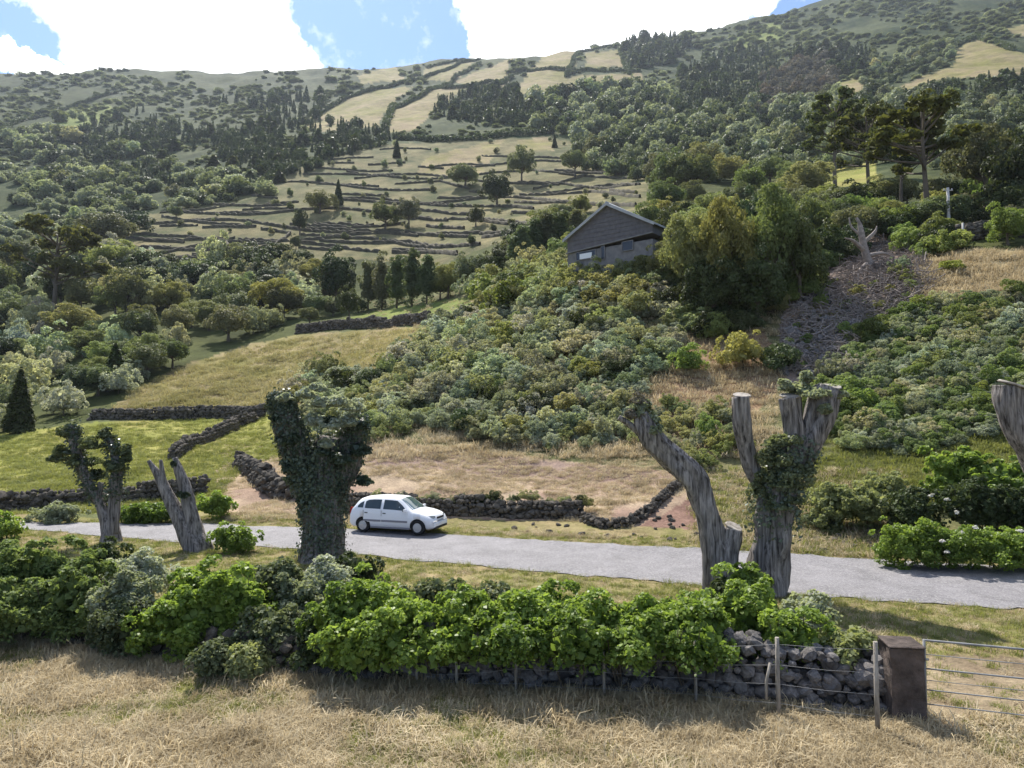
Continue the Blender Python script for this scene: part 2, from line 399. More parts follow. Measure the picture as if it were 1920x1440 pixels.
M['terrace_stone'] = mat_solid('terrace_stone', (0.035, 0.032, 0.02), (0.095, 0.08, 0.05), 0.5, 0.95, coord='Object')
def mat_road():
    m, t, out = mat_new('worn_road'); pos = t.new('ShaderNodeNewGeometry').outputs['Position']
    a = t.noise(pos, 9, 6, 0.75); b = t.noise(pos, 0.8, 7, 0.7, 0.5); c = t.noise(pos, 20, 5, 0.8)
    f = t.math('ADD', t.math('MULTIPLY', a, 0.5), t.math('MULTIPLY', b, 0.5))
    col = t.mix(t.ramp(f, [(0.36, 0.0), (0.64, 1.0)]), (0.085, 0.08, 0.085, 1), (0.215, 0.205, 0.215, 1))
    col = t.mix(t.ramp(c, [(0.5, 0.0), (0.66, 0.7)]), col, (0.42, 0.40, 0.38, 1))
    p = t.new('ShaderNodeBsdfPrincipled'); t.link(col, p.inputs['Base Color']); p.inputs['Roughness'].default_value = 0.85
    bu = t.new('ShaderNodeBump'); bu.inputs['Strength'].default_value = 0.5; bu.inputs['Distance'].default_value = 0.02
    t.link(a, bu.inputs['Height']); t.link(bu.outputs[0], p.inputs['Normal']); t.link(p.outputs[0], out.inputs[0]); return m
M['road'] = mat_road()

# ------------------------------------------------------------ the ground, coloured by what grows on it
STRAW = ((0.40, 0.325, 0.20), (0.26, 0.22, 0.115)); PASTURE = ((0.20, 0.215, 0.05), (0.29, 0.26, 0.085))
GOLD = ((0.20, 0.185, 0.06), (0.29, 0.225, 0.13)); TERR = ((0.225, 0.19, 0.095), (0.08, 0.09, 0.038))
SCRUBG = ((0.105, 0.115, 0.05), (0.17, 0.155, 0.075)); WOODG = ((0.045, 0.055, 0.02), (0.09, 0.10, 0.035))
SOIL = ((0.30, 0.20, 0.12), (0.20, 0.135, 0.085)); BANK = ((0.40, 0.31, 0.21), (0.24, 0.165, 0.125)); VERGE = ((0.17, 0.165, 0.06), (0.28, 0.22, 0.12))
GREEN = ((0.13, 0.165, 0.04), (0.20, 0.22, 0.065)); SCREE = ((0.27, 0.205, 0.165), (0.12, 0.095, 0.08))
HILLTOP = ((0.018, 0.034, 0.012), (0.082, 0.094, 0.04))
REGIONS = [   # outline in the photograph, colours, kind of ground
 ([(-900, -300), (2900, -300), (2900, 420), (-900, 420)], HILLTOP, 'hillside'),
 ([(-900, 420), (1000, 420), (800, 560), (560, 640), (300, 720), (150, 800), (-900, 830)], WOODG, 'hillside'),
 ([(1200, 330), (2600, 330), (2600, 470), (1700, 470), (1500, 560), (1250, 560)], WOODG, 'hillside'),
 ([(-900, 840), (0, 812), (150, 795), (480, 768), (560, 770), (560, 860), (440, 900), (400, 960), (-900, 975)], PASTURE, 'pasture'),
 ([(205, 772), (250, 735), (330, 690), (470, 645), (570, 625), (700, 618), (800, 612), (800, 640), (740, 680), (640, 730), (520, 775), (400, 770)], GOLD, 'field'),
 ([(560, 618), (700, 585), (790, 568), (890, 555), (980, 560), (900, 620), (820, 645), (800, 610)], GREEN, 'pasture'),
 ([(400, 880), (560, 850), (690, 830), (850, 838), (1060, 865), (1330, 890), (1330, 1030), (1100, 1025), (860, 1000), (400, 980)], BANK, 'grass_bank'),
 ([(250, 410), (360, 385), (480, 355), (600, 300), (720, 272), (900, 258), (1060, 262), (1215, 335), (1215, 400), (1060, 400), (900, 470), (820, 500), (620, 480), (430, 512), (170, 492)], TERR, 'field'),
 ([(285, 486), (400, 486), (400, 500), (285, 500)], GREEN, 'pasture'),
 ([(780, 330), (800, 295), (930, 262), (950, 262), (900, 330)], GOLD, 'field'),
 ([(570, 240), (590, 208), (700, 168), (775, 162), (720, 210), (710, 238), (600, 246)], GOLD, 'field'),
 ([(726, 252), (735, 210), (800, 165), (880, 163), (820, 200), (780, 242)], GOLD, 'field'),
 ([(670, 142), (740, 122), (760, 150), (675, 157)], GOLD, 'field'), ([(790, 148), (800, 125), (890, 116), (850, 155)], GOLD, 'field'),
 ([(850, 152), (960, 108), (945, 165), (890, 165)], GOLD, 'field'),
 ([(960, 176), (990, 135), (1045, 80), (1085, 88), (1080, 120), (1060, 143), (1200, 136), (1210, 160), (1035, 172)], GOLD, 'field'),
 ([(1100, 100), (1165, 93), (1170, 125), (1095, 130)], GOLD, 'field'),
 ([(1790, 92), (1830, 73), (1940, 105), (1980, 140), (1760, 147), (1690, 178), (1665, 170), (1740, 140), (1790, 120)], GOLD, 'field'),
 ([(1562, 192), (1575, 155), (1615, 143), (1622, 170), (1600, 192)], GOLD, 'field'), ([(1890, 50), (1990, 42), (1990, 68), (1895, 66)], GOLD, 'field'),
 ([(968, 282), (972, 260), (1036, 255), (1036, 282)], GOLD, 'field'), ([(1500, 350), (1515, 285), (1640, 300), (1650, 350)], PASTURE, 'field'),
 ([(1380, 70), (1460, 35), (1470, 70), (1350, 100)], GREEN, 'hillside'), ([(100, 220), (200, 190), (230, 220), (110, 250)], GREEN, 'hillside'),
 ([(1200, 230), (1280, 190), (1290, 250), (1230, 260)], GREEN, 'hillside'),
 ([(1450, 720), (1465, 590), (1520, 510), (1590, 430), (1690, 420), (1740, 500), (1750, 545), (1650, 590), (1580, 650), (1530, 730)], SCREE, 'hillside'),
 ([(1480, 590), (1510, 540), (1570, 520), (1600, 545), (1560, 600), (1500, 620)], SOIL, 'hillside'), ([(1035, 560), (1060, 520), (1120, 530), (1165, 560), (1160, 598), (1060, 600)], SOIL, 'hillside'),
 ([(900, 972), (1090, 978), (1180, 995), (1240, 965), (1300, 930), (1320, 1012), (1180, 1010), (1000, 1000), (900, 992)], ((0.27, 0.17, 0.13), (0.15, 0.09, 0.072)), 'grass_bank'),
 ([(695, 838), (900, 850), (1060, 868), (1210, 882), (1200, 905), (900, 888), (695, 872)], ((0.30, 0.22, 0.175), (0.20, 0.14, 0.115)), 'grass_bank'),
 ([(1180, 800), (1230, 720), (1300, 640), (1420, 600), (1480, 700), (1400, 800), (1300, 830)], SOIL, 'hillside'),
 ([(1560, 700), (1600, 620), (1700, 560), (1920, 540), (2600, 540), (2600, 780), (1700, 780)], GREEN, 'hillside'),
 ([(1720, 480), (1800, 470), (2600, 440), (2600, 640), (1920, 640), (1800, 540), (1730, 540)], STRAW, 'hillside'),
]
GATE_SOIL = [(1735, 1225), (1960, 1235), (2300, 1260), (2300, 1400), (1960, 1370), (1830, 1385), (1735, 1370)]
def ground_mesh():
    gpx, gpy = project(GX, GY, GZ)
    jit = 5 * fbm(gpx / 14, gpy / 9, oct=2, seed=77)
    jx, jy = gpx + jit, gpy + jit * 0.5
    nz = 0.5 + 0.85 * fbm(np.log(GR) * 22 + GX / 300, GA * 26, oct=5, seed=41)
    nz = np.clip(nz + 0.3 * vnoise(GX / 2.5, GY / 2.5, seed=4), 0, 1)[..., None]
    C = np.zeros(GX.shape + (3,)); K = np.zeros(GX.shape, int); names = ['hillside']
    def blend(pair, mask, kind):
        c = np.array(pair[0]) * (1 - nz) + np.array(pair[1]) * nz
        C[mask] = c[mask]
        if kind not in names: names.append(kind)
        K[mask] = names.index(kind)
    blend(SCRUBG, np.ones(GX.shape, bool), 'hillside')
    for poly, pair, kind in REGIONS: blend(pair, in_poly(jx, jy, poly) & (GR > 20) & (np.abs(GA) < 1.3), kind)
    flat = (GY > 14) & (GY < 30.5 - 0.16 * GX + 0.6 * (GX > 0) * 0) & (GZ < 0.35)
    blend(VERGE, flat, 'verge')
    near = (GR * np.cos(GA) < 15.5 - 0.22 * (GX + 10)) | (np.abs(GA) > 1.35)
    blend(STRAW, near & (GR < 400), 'meadow')
    gm = near & (fbm(GX / 2.6, GY / 2.6, oct=3, seed=12) > 0.22) & (GR < 60)
    C[gm] = C[gm] * 0.45 + np.array((0.17, 0.185, 0.05)) * 0.55
    blend(((0.27, 0.215, 0.14), (0.16, 0.12, 0.08)), in_poly(jx, jy, GATE_SOIL) & (GR > 5) & (np.abs(GA) < 1.3), 'meadow')
    V = np.stack([GX, GY, GZ], -1).reshape(-1, 3); na, nr = GX.shape
    dx = np.gradient(GX, axis=0), np.gradient(GY, axis=0), np.gradient(GZ, axis=0); dr = np.gradient(GX, axis=1), np.gradient(GY, axis=1), np.gradient(GZ, axis=1)
    N = np.cross(np.stack(dr, -1), np.stack(dx, -1)); N = unit(N); N[N[..., 2] < 0] *= -1; N = N.reshape(-1, 3)
    i, j = np.meshgrid(np.arange(na - 1), np.arange(nr - 1), indexing='ij')
    q = np.stack([i * nr + j, i * nr + j + 1, (i + 1) * nr + j + 1, (i + 1) * nr + j], -1).reshape(-1, 4)
    kq = K[:-1, :-1].reshape(-1); Cf = C.reshape(-1, 3)
    for k, nm in enumerate(names):
        qq = q[kq == k][:, ::-1]
        if nm == 'meadow':     # close the small hole under the viewpoint
            pass
        idx, inv = np.unique(qq, return_inverse=True); inv = inv.reshape(qq.shape)
        me = arr_mesh(nm, V[idx], inv, M['ground'], True)
        ca = me.color_attributes.new('cover', 'FLOAT_COLOR', 'POINT')
        ca.data.foreach_set('color', np.concatenate([Cf[idx], np.ones((len(idx), 1))], 1).astype(np.float32).ravel())
        me.normals_split_custom_set_from_vertices(N[idx].astype(np.float32))
        tag(mobj(nm, me), kind='structure')
ground_mesh()
print('ground', round(time.time() - T0, 1))

def haze():
    b = MB(); zmin = float(GZ.min()) - 1.5; zmax = float(GZ.max()) + 40; e = 7300
    b.box((0, 0, (zmin + zmax) / 2), (2 * e, 2 * e, zmax - zmin)); m = bpy.data.materials.new('thin_air'); m.use_nodes = True; t = NT(m.node_tree); t.n.clear()
    o = t.new('ShaderNodeOutputMaterial'); v = t.new('ShaderNodeVolumePrincipled'); v.inputs['Color'].default_value = (.78, .87, 1, 1); v.inputs['Density'].default_value = HAZE
    v.inputs['Anisotropy'].default_value = .2; t.link(v.outputs[0], o.inputs['Volume']); tag(b.build('haze', m), kind='stuff')
haze()

# ------------------------------------------------------------ road
FAR_EDGE = [(-700, 1060), (-300, 1015), (-60, 985), (60, 978), (230, 982), (500, 990), (860, 1005), (1100, 1021), (1320, 1034), (1640, 1055), (1920, 1075), (2400, 1115), (3000, 1165)]
NEAR_EDGE = [(-700, 1090), (-300, 1035), (-60, 1000), (60, 994), (230, 1010), (500, 1026), (840, 1057), (1100, 1080), (1320, 1099), (1560, 1120), (1920, 1145), (2400, 1190), (3000, 1250)]
def flat_pt(px, py): r = ray(px, py); D = -CAM_Z / r[2]; return (r[0] * D, D)
road_far = np.array(spline([flat_pt(*p) for p in FAR_EDGE], 14)); road_near = np.array(spline([flat_pt(*p) for p in NEAR_EDGE], 14))
def road():
    n = len(road_far); V = []; m = 9
    for i in range(n):
        for k in range(m):
            p = road_near[i] * (1 - k / (m - 1)) + road_far[i] * (k / (m - 1))
            if k in (0, m - 1): p = p + 0.22 * np.array([0, vnoise(np.array([i * 0.9]), np.array([k * 7.0]))[0]])
            V.append((p[0], p[1], g(p[0], p[1]) + 0.025 + 0.03 * math.sin(math.pi * k / (m - 1))))
    Fq = [(i * m + k, (i + 1) * m + k, (i + 1) * m + k + 1, i * m + k + 1) for i in range(n - 1) for k in range(m - 1)]
    tag(mobj('road', arr_mesh('road', V, Fq, M['road'], True)), kind='structure')
road()
def on_road(x, y, pad=0.0):
    yn = np.interp(x, road_near[:, 0], road_near[:, 1]); yf = np.interp(x, road_far[:, 0], road_far[:, 1])
    return (y > yn - pad) & (y < yf + pad)

# ------------------------------------------------------------ foliage meshes
def leaf_arrays(C, N, size, asp=1.5, fold=0.18, r=rng, T=None):
    n = len(C); N = unit(N); t = unit(np.cross(N, r.normal(size=(n, 3)))) if T is None else unit(T - N * (T * N).sum(1, keepdims=True)); b = np.cross(N, t)
    s = np.asarray(size).reshape(-1, 1) * np.ones((n, 1)); up = N * s * fold
    V = np.stack([C + t * s * asp / 2, C + b * s / 2 + up, C - t * s * asp / 2, C - b * s / 2 + up], 1).reshape(-1, 3)
    return V, np.arange(4 * n).reshape(-1, 4)
def clumpy(seed, ell, zc, nclump, rc, nleaf, leaf, zmin=-0.35, inner=0.15, spread=0.6, asp=1.5):
    """leaf quads over a crown of many unequal clumps; returns verts, faces, clump centres"""
    r = np.random.default_rng(seed); ell = np.array(ell)
    d = unit(r.normal(size=(nclump * 4, 3))); d = d[d[:, 2] > zmin][:nclump]
    rad = r.uniform(0.35, 1.0, (len(d), 1)) ** 0.6 * r.uniform(0.72, 1.2, (len(d), 1))
    cc = d * ell * rad * (1 - rc / max(ell) * 0.6) + np.array([0, 0, zc])
    cr = rc * r.uniform(0.55, 1.35, len(d))
    w = cr ** 2; ci = r.choice(len(d), nleaf, p=w / w.sum())
    v = unit(unit(r.normal(size=(nleaf, 3))) + 0.75 * d[ci] + np.array([0, 0, 0.25]))
    bump = 1 + 0.25 * fbm(v[:, 0] * 2.5 + ci, v[:, 1] * 2.5, v[:, 2] * 2.5, 2, seed)
    pos = cc[ci] + v * (cr[ci] * r.uniform(0.72, 1.08, nleaf) * bump)[:, None] * np.array([1, 1, 0.85])
    nrm = v * .7 + spread * r.normal(size=v.shape) + np.array([-.1, .25, .55])
    sz = leaf * r.uniform(0.6, 1.35, nleaf)
    ni = int(nleaf * inner); di = unit(r.normal(size=(ni, 3))) * r.uniform(0.1, 0.75, (ni, 1)); di[:, 2] = np.maximum(di[:, 2], zmin * 0.7)
    pos = np.concatenate([pos, di * ell * 0.85 + np.array([0, 0, zc])]); nrm = np.concatenate([nrm, r.normal(size=(ni, 3))]); sz = np.concatenate([sz, leaf * 2.3 * np.ones(ni)])
    pos[:, 2] = np.maximum(pos[:, 2], 0.02 * max(ell))
    V, Fq = leaf_arrays(pos, nrm, sz, asp, r=r); return V, Fq, cc
def crown(name, mat, seed, ell, zc, nclump, rc, nleaf, leaf, **kw):
    V, Fq, cc = clumpy(seed, ell, zc, nclump, rc, nleaf, leaf, **kw); return arr_mesh(name, V, Fq, mat), cc
def limbs(seed, cc, h0, r0, n=6, lean=0.0):
    r = random.Random(seed); b = MB(); top = Vector((lean, 0, max(c[2] for c in cc) * 0.75))
    mid = Vector((lean * 0.3 + r.uniform(-.03, .03), r.uniform(-.03, .03), h0))
    b.tube([tuple(p[:3]) for p in spline([(0, 0, -0.06), (mid.x * .5, mid.y * .5, h0 * .5), tuple(mid), tuple((mid + top) / 2), tuple(top)], 3)],
           [r0 * (1.25 - 1.0 * i / 12) for i in range(13)], 7, rough=0.15, seed=seed)
    for c in r.sample(list(map(tuple, cc)), min(n, len(cc))):
        s_ = mid.lerp(top, r.uniform(0.0, 0.5)); e = Vector(c)
        b.tube([s_, s_.lerp(e, 0.5) + Vector((0, 0, -0.03)), e], [r0 * 0.5, r0 * 0.32, r0 * 0.1], 5, cap=False)
    return b
PROTO = {}
def proto(key, crown_me, trunk_mb=None):
    tm = None
    if trunk_mb is not None:
        o = trunk_mb.build('trunk', M['bark_far']); tm = o.data; bpy.data.objects.remove(o)
    PROTO.setdefault(key, []).append((crown_me, tm))
for i, sd in enumerate((11, 12, 13)):
    c, cc = crown('crown', M['mid'], sd, (0.5, 0.5, 0.40), 0.58, 44, 0.13, 5200, 0.026, zmin=-0.6); proto('broadleaf', c, limbs(sd, cc, 0.25, 0.035))
    c, cc = crown('crown', M['dark'], sd + 20, (0.5, 0.48, 0.42), 0.52, 44, 0.12, 5200, 0.026, zmin=-0.8); proto('dark', c, limbs(sd, cc, 0.2, 0.035))
    c, cc = crown('crown', M['olive'], sd + 40, (0.42, 0.42, 0.44), 0.54, 70, 0.085, 9500, 0.017, zmin=-0.8, spread=.9); proto('olive', c, limbs(sd, cc, 0.2, 0.03, 9))
    c, cc = crown('crown', M['fresh'], sd + 60, (0.5, 0.5, 0.42), 0.5, 44, 0.13, 5500, 0.025, zmin=-0.8); proto('bright', c, limbs(sd, cc, 0.2, 0.03))
for sd in (71, 72, 73, 74):    # bushes: unit height 1, dome
    c, cc = crown('foliage', M['scrub'], sd, (0.72, 0.72, 0.62), 0.36, 40, 0.135, 3000, 0.04, zmin=-0.3, spread=.85); proto('scrub', c, limbs(sd, cc, 0.1, 0.02, 8))
    c, cc = crown('foliage', M['silver'], sd + 10, (0.72, 0.72, 0.62), 0.36, 40, 0.135, 3000, 0.04, zmin=-0.3, spread=.85); proto('silver', c, limbs(sd, cc, 0.1, 0.02, 8))
    c, cc = crown('foliage', M['olive'], sd + 20, (0.7, 0.7, 0.6), 0.36, 40, 0.135, 3000, 0.04, zmin=-0.3, spread=.85); proto('olive_bush', c, limbs(sd, cc, 0.1, 0.02, 8))
for sd in (91, 92):
    c, cc = crown('foliage', M['fresh'], sd, (0.75, 0.75, 0.6), 0.38, 26, 0.19, 3000, 0.046, zmin=-0.4); proto('leafy', c, limbs(sd, cc, 0.1, 0.02, 8))
    c, cc = crown('foliage', M['dark'], sd + 5, (0.75, 0.75, 0.6), 0.38, 24, 0.2, 2600, 0.048, zmin=-0.4); proto('dark_bush', c, limbs(sd, cc, 0.1, 0.02, 8))
# light versions for far woods
for sd in (101, 102, 103):
    for key, mt in (('far_mid', 'mid'), ('far_dark', 'dark'), ('far_scrub', 'scrub'), ('far_grey', 'grey_crown')):
        c, cc = crown('foliage', M[mt], sd, (0.6, 0.6, 0.5), 0.45, 14, 0.26, 420, 0.10, zmin=-0.5, inner=0.3); proto(key, c)
def conifer(seed, mat, w, nleaf, leaf, h0=0.05):
    r = np.random.default_rng(seed); z = 1 - np.sqrt(r.uniform(0, 1, nleaf)) * (1 - h0)
    z = np.clip(z, h0, 0.995); layer = np.round(z * 14) / 14; z = z * 0.8 + layer * 0.2
    a = r.uniform(0, 2 * np.pi, nleaf); env = (1 - z) ** 0.8 * w * (0.86 + 0.28 * fbm(np.cos(a) * 2 + seed, np.sin(a) * 2, z * 12, 2, seed))
    q = r.uniform(0.35, 1.05, nleaf) ** 0.6; rr = env * q
    pos = np.stack([np.cos(a) * rr, np.sin(a) * rr, z - 0.10 * q * env], 1)
    out = np.stack([np.cos(a), np.sin(a), -0.35 * np.ones(nleaf)], 1)
    nrm = np.stack([0.5 * np.cos(a), 0.5 * np.sin(a), np.ones(nleaf)], 1) + 0.5 * r.normal(size=(nleaf, 3))
    V, Fq = leaf_arrays(pos, nrm, leaf * r.uniform(0.6, 1.3, nleaf), 1.9, r=r, T=out); return arr_mesh('foliage', V, Fq, mat)
def plain_trunk(h, r0):
    b = MB(); b.tube([(0, 0, -0.05), (0.004, 0, h * 0.5), (0, 0.003, h)], [r0, r0 * 0.6, r0 * 0.1], 7); return b
for sd in (31, 32, 33):
    proto('conifer', conifer(sd, M['dark'], 0.24, 6500, 0.030), plain_trunk(0.95, 0.018))
    proto('far_conifer', conifer(sd, M['dark'], 0.26, 320, 0.085))
    cw, cc = crown('foliage', M['mid'], sd + 7, (0.15, 0.15, 0.50), 0.5, 60, 0.075, 4200, 0.022, zmin=-1, inner=.3); proto('column', cw, plain_trunk(0.9, 0.018))
def pine(seed):
    r = np.random.default_rng(seed); rr = random.Random(seed); b = MB(); Vs, Fs = [], []; n0 = 0
    lean = rr.uniform(-.05, .05); trunk = spline([(0, 0, -0.04), (lean * .4, .01, .3), (lean, 0, .6), (lean * 1.2, -.01, .9)], 4)
    b.tube([tuple(p) for p in trunk], [0.026 * (1 - 0.75 * i / 12) for i in range(13)], 8, rough=.12, seed=seed)
    for q in range(24):
        z = rr.uniform(0.48, 0.95); a = rr.uniform(0, 6.28); L = (0.40 if z < 0.8 else 0.30) * rr.uniform(.35, 1.0)
        s_ = Vector((lean * z, 0, z - .12)); e = Vector((lean + math.cos(a) * L, math.sin(a) * L, z + .02))
        b.tube([s_, s_.lerp(e, .5) + Vector((0, 0, -.01)), e], [.010, .007, .003], 5, cap=False)
        V, Fq, _ = clumpy(seed * 50 + q, (0.11, 0.11, 0.045), 0, 6, 0.045, 190, 0.022, zmin=-0.5, inner=0.1, spread=0.9)
        V = V * rr.uniform(.8, 1.3) + np.array(e); Vs.append(V); Fs.append(Fq + n0); n0 += len(V)
    proto('pine', arr_mesh('crown', np.concatenate(Vs), np.concatenate(Fs), M['pine']), b)
for sd in (5, 6, 8): pine(sd)
print('prototypes', round(time.time() - T0, 1))

def plant(key, name, label, cat, loc, h, w=None, group=None, parts=True, sink=0.0, col=None, rz=None, var=None):
    """one tree or bush: h metres high, w metres wide (width factor of the prototype otherwise)"""
    cm, tm = (random.choice(PROTO[key]) if var is None else PROTO[key][var % len(PROTO[key])])
    w0 = {'conifer': .46, 'far_conifer': .5, 'column': .33, 'pine': .85, 'broadleaf': 1.05, 'dark': 1.0, 'olive': .85, 'bright': 1.05}.get(key, 1.45)
    sx = h if w is None else w / w0
    rz = random.uniform(0, 6.28) if rz is None else rz; tn = random.uniform(.85, 1.12); col = col or (tn * random.uniform(.9, 1.18), tn, tn * random.uniform(.75, 1.1)); tilt = random.gauss(0, .12) if cat == 'bush' else 0
    if parts:
        t = thing(name, label, cat, (loc[0], loc[1], loc[2] - sink), rz, group); t.scale = (sx, sx * random.uniform(.8, 1.1), h); t.rotation_euler = (tilt, tilt * .6, rz)
        a = mobj(cm.name.split('.')[0], cm, t)
        if tm: mobj('trunk' if cat == 'tree' else 'stem', tm, t)
        if col: a.color = (*col, 1)
        return t
    o = mobj(name, cm); o.location = (loc[0], loc[1], loc[2] - sink); o.rotation_euler = (0, 0, rz); o.scale = (sx, sx, h)
    if col: o.color = (*col, 1)
    return tag(o, label, cat, group)
def scatter(name, pts, rot, scl, sources, label=None):
    """geometry-nodes scatter of existing meshes over points: one 'stuff' object"""
    me = bpy.data.meshes.new(name); me.vertices.add(len(pts)); me.vertices.foreach_set('co', np.asarray(pts, np.float32).ravel())
    a = me.attributes.new('turn', 'FLOAT_VECTOR', 'POINT'); a.data.foreach_set('vector', np.asarray(rot, np.float32).ravel())
    a = me.attributes.new('size', 'FLOAT_VECTOR', 'POINT'); a.data.foreach_set('vector', np.asarray(scl, np.float32).ravel())
    a = me.attributes.new('pick', 'INT', 'POINT'); a.data.foreach_set('value', rng.integers(0, len(sources), len(pts)).astype(np.int32))
    me.update(); o = mobj(name, me)
    t = bpy.data.node_groups.new(name, 'GeometryNodeTree')
    t.interface.new_socket('Geometry', in_out='INPUT', socket_type='NodeSocketGeometry'); t.interface.new_socket('Geometry', in_out='OUTPUT', socket_type='NodeSocketGeometry')
    gi = t.nodes.new('NodeGroupInput'); go = t.nodes.new('NodeGroupOutput'); iop = t.nodes.new('GeometryNodeInstanceOnPoints'); j = t.nodes.new('GeometryNodeJoinGeometry')
    for so in sources:
        oi = t.nodes.new('GeometryNodeObjectInfo'); oi.transform_space = 'ORIGINAL'; oi.inputs['Object'].default_value = so
        oi.inputs['As Instance'].default_value = True; t.links.new(oi.outputs['Geometry'], j.inputs[0])
    def attr(nm, ty):
        n = t.nodes.new('GeometryNodeInputNamedAttribute'); n.data_type = ty; n.inputs['Name'].default_value = nm; return n.outputs['Attribute']
    t.links.new(gi.outputs[0], iop.inputs['Points']); t.links.new(j.outputs[0], iop.inputs['Instance']); iop.inputs['Pick Instance'].default_value = True
    t.links.new(attr('pick', 'INT'), iop.inputs['Instance Index']); t.links.new(attr('turn', 'FLOAT_VECTOR'), iop.inputs['Rotation']); t.links.new(attr('size', 'FLOAT_VECTOR'), iop.inputs['Scale'])
    t.links.new(iop.outputs[0], go.inputs[0]); md = o.modifiers.new('scatter', 'NODES'); md.node_group = t
    return tag(o, label, kind='stuff')
SRC = {}
def sources(key):
    """the crown objects of things already standing, reused as scatter shapes"""
    if key not in SRC:
        SRC[key] = []
        for cm, tm in PROTO[key]:
            o = bpy.data.objects.new('foliage_shape', cm); SRC[key].append(o)     # never linked to the scene: only its shape is read
    return SRC[key]
def rand_in(poly, n, seed):
    r = np.random.default_rng(seed); a = np.array(poly); lo, hi = a.min(0), a.max(0); out = np.zeros((0, 2))
    while len(out) < n:
        q = r.uniform(lo, hi, (n * 3, 2)); q = q[in_poly(q[:, 0], q[:, 1], poly)]; out = np.concatenate([out, q])
    return out[:n]
def spaced(poly, n, seed, mind):
    """points at least mind*(local scale) apart, in photograph pixels"""
    c = rand_in(poly, n * 4, seed); keep = []; cell = {}
    for p in c:
        kx, ky = int(p[0] // mind), int(p[1] // (mind * 0.5)); ok = True
        for a in (-1, 0, 1):
            for b in (-1, 0, 1):
                for q in cell.get((kx + a, ky + b), ()):
                    if (q[0] - p[0]) ** 2 + (2 * (q[1] - p[1])) ** 2 < mind * mind: ok = False
        if ok: keep.append(p); cell.setdefault((kx, ky), []).append(p)
        if len(keep) >= n: break
    return np.array(keep)
# ------------------------------------------------------------ dry stone walls
def stone_meshes(mat, n=8):
    out = []
    for i in range(n):
        r = np.random.default_rng(200 + i); p = unit(r.normal(size=(24, 3))); p = np.sign(p) * np.abs(p) ** 0.8 * 0.5 * r.uniform(0.86, 1.05, (24, 1))
        bm = bmesh.new(); [bm.verts.new(v) for v in p]; bmesh.ops.convex_hull(bm, input=bm.verts)
        for v in [v for v in bm.verts if not v.link_faces]: bm.verts.remove(v)
        me = bpy.data.meshes.new('stone'); bm.to_mesh(me); bm.free(); me.materials.append(mat); out.append(me)
    return out
STONES = stone_meshes(M['stone']); DSTONES = stone_meshes(M['stone_dark'])
def resample(pts, step):
    p = np.array([tuple(q)[:2] for q in pts], float); s = np.concatenate([[0], np.cumsum(np.hypot(*np.diff(p, axis=0).T))])
    n = max(2, int(s[-1] / step) + 1); q = np.linspace(0, s[-1], n); return np.stack([np.interp(q, s, p[:, 0]), np.interp(q, s, p[:, 1])], 1), s[-1]
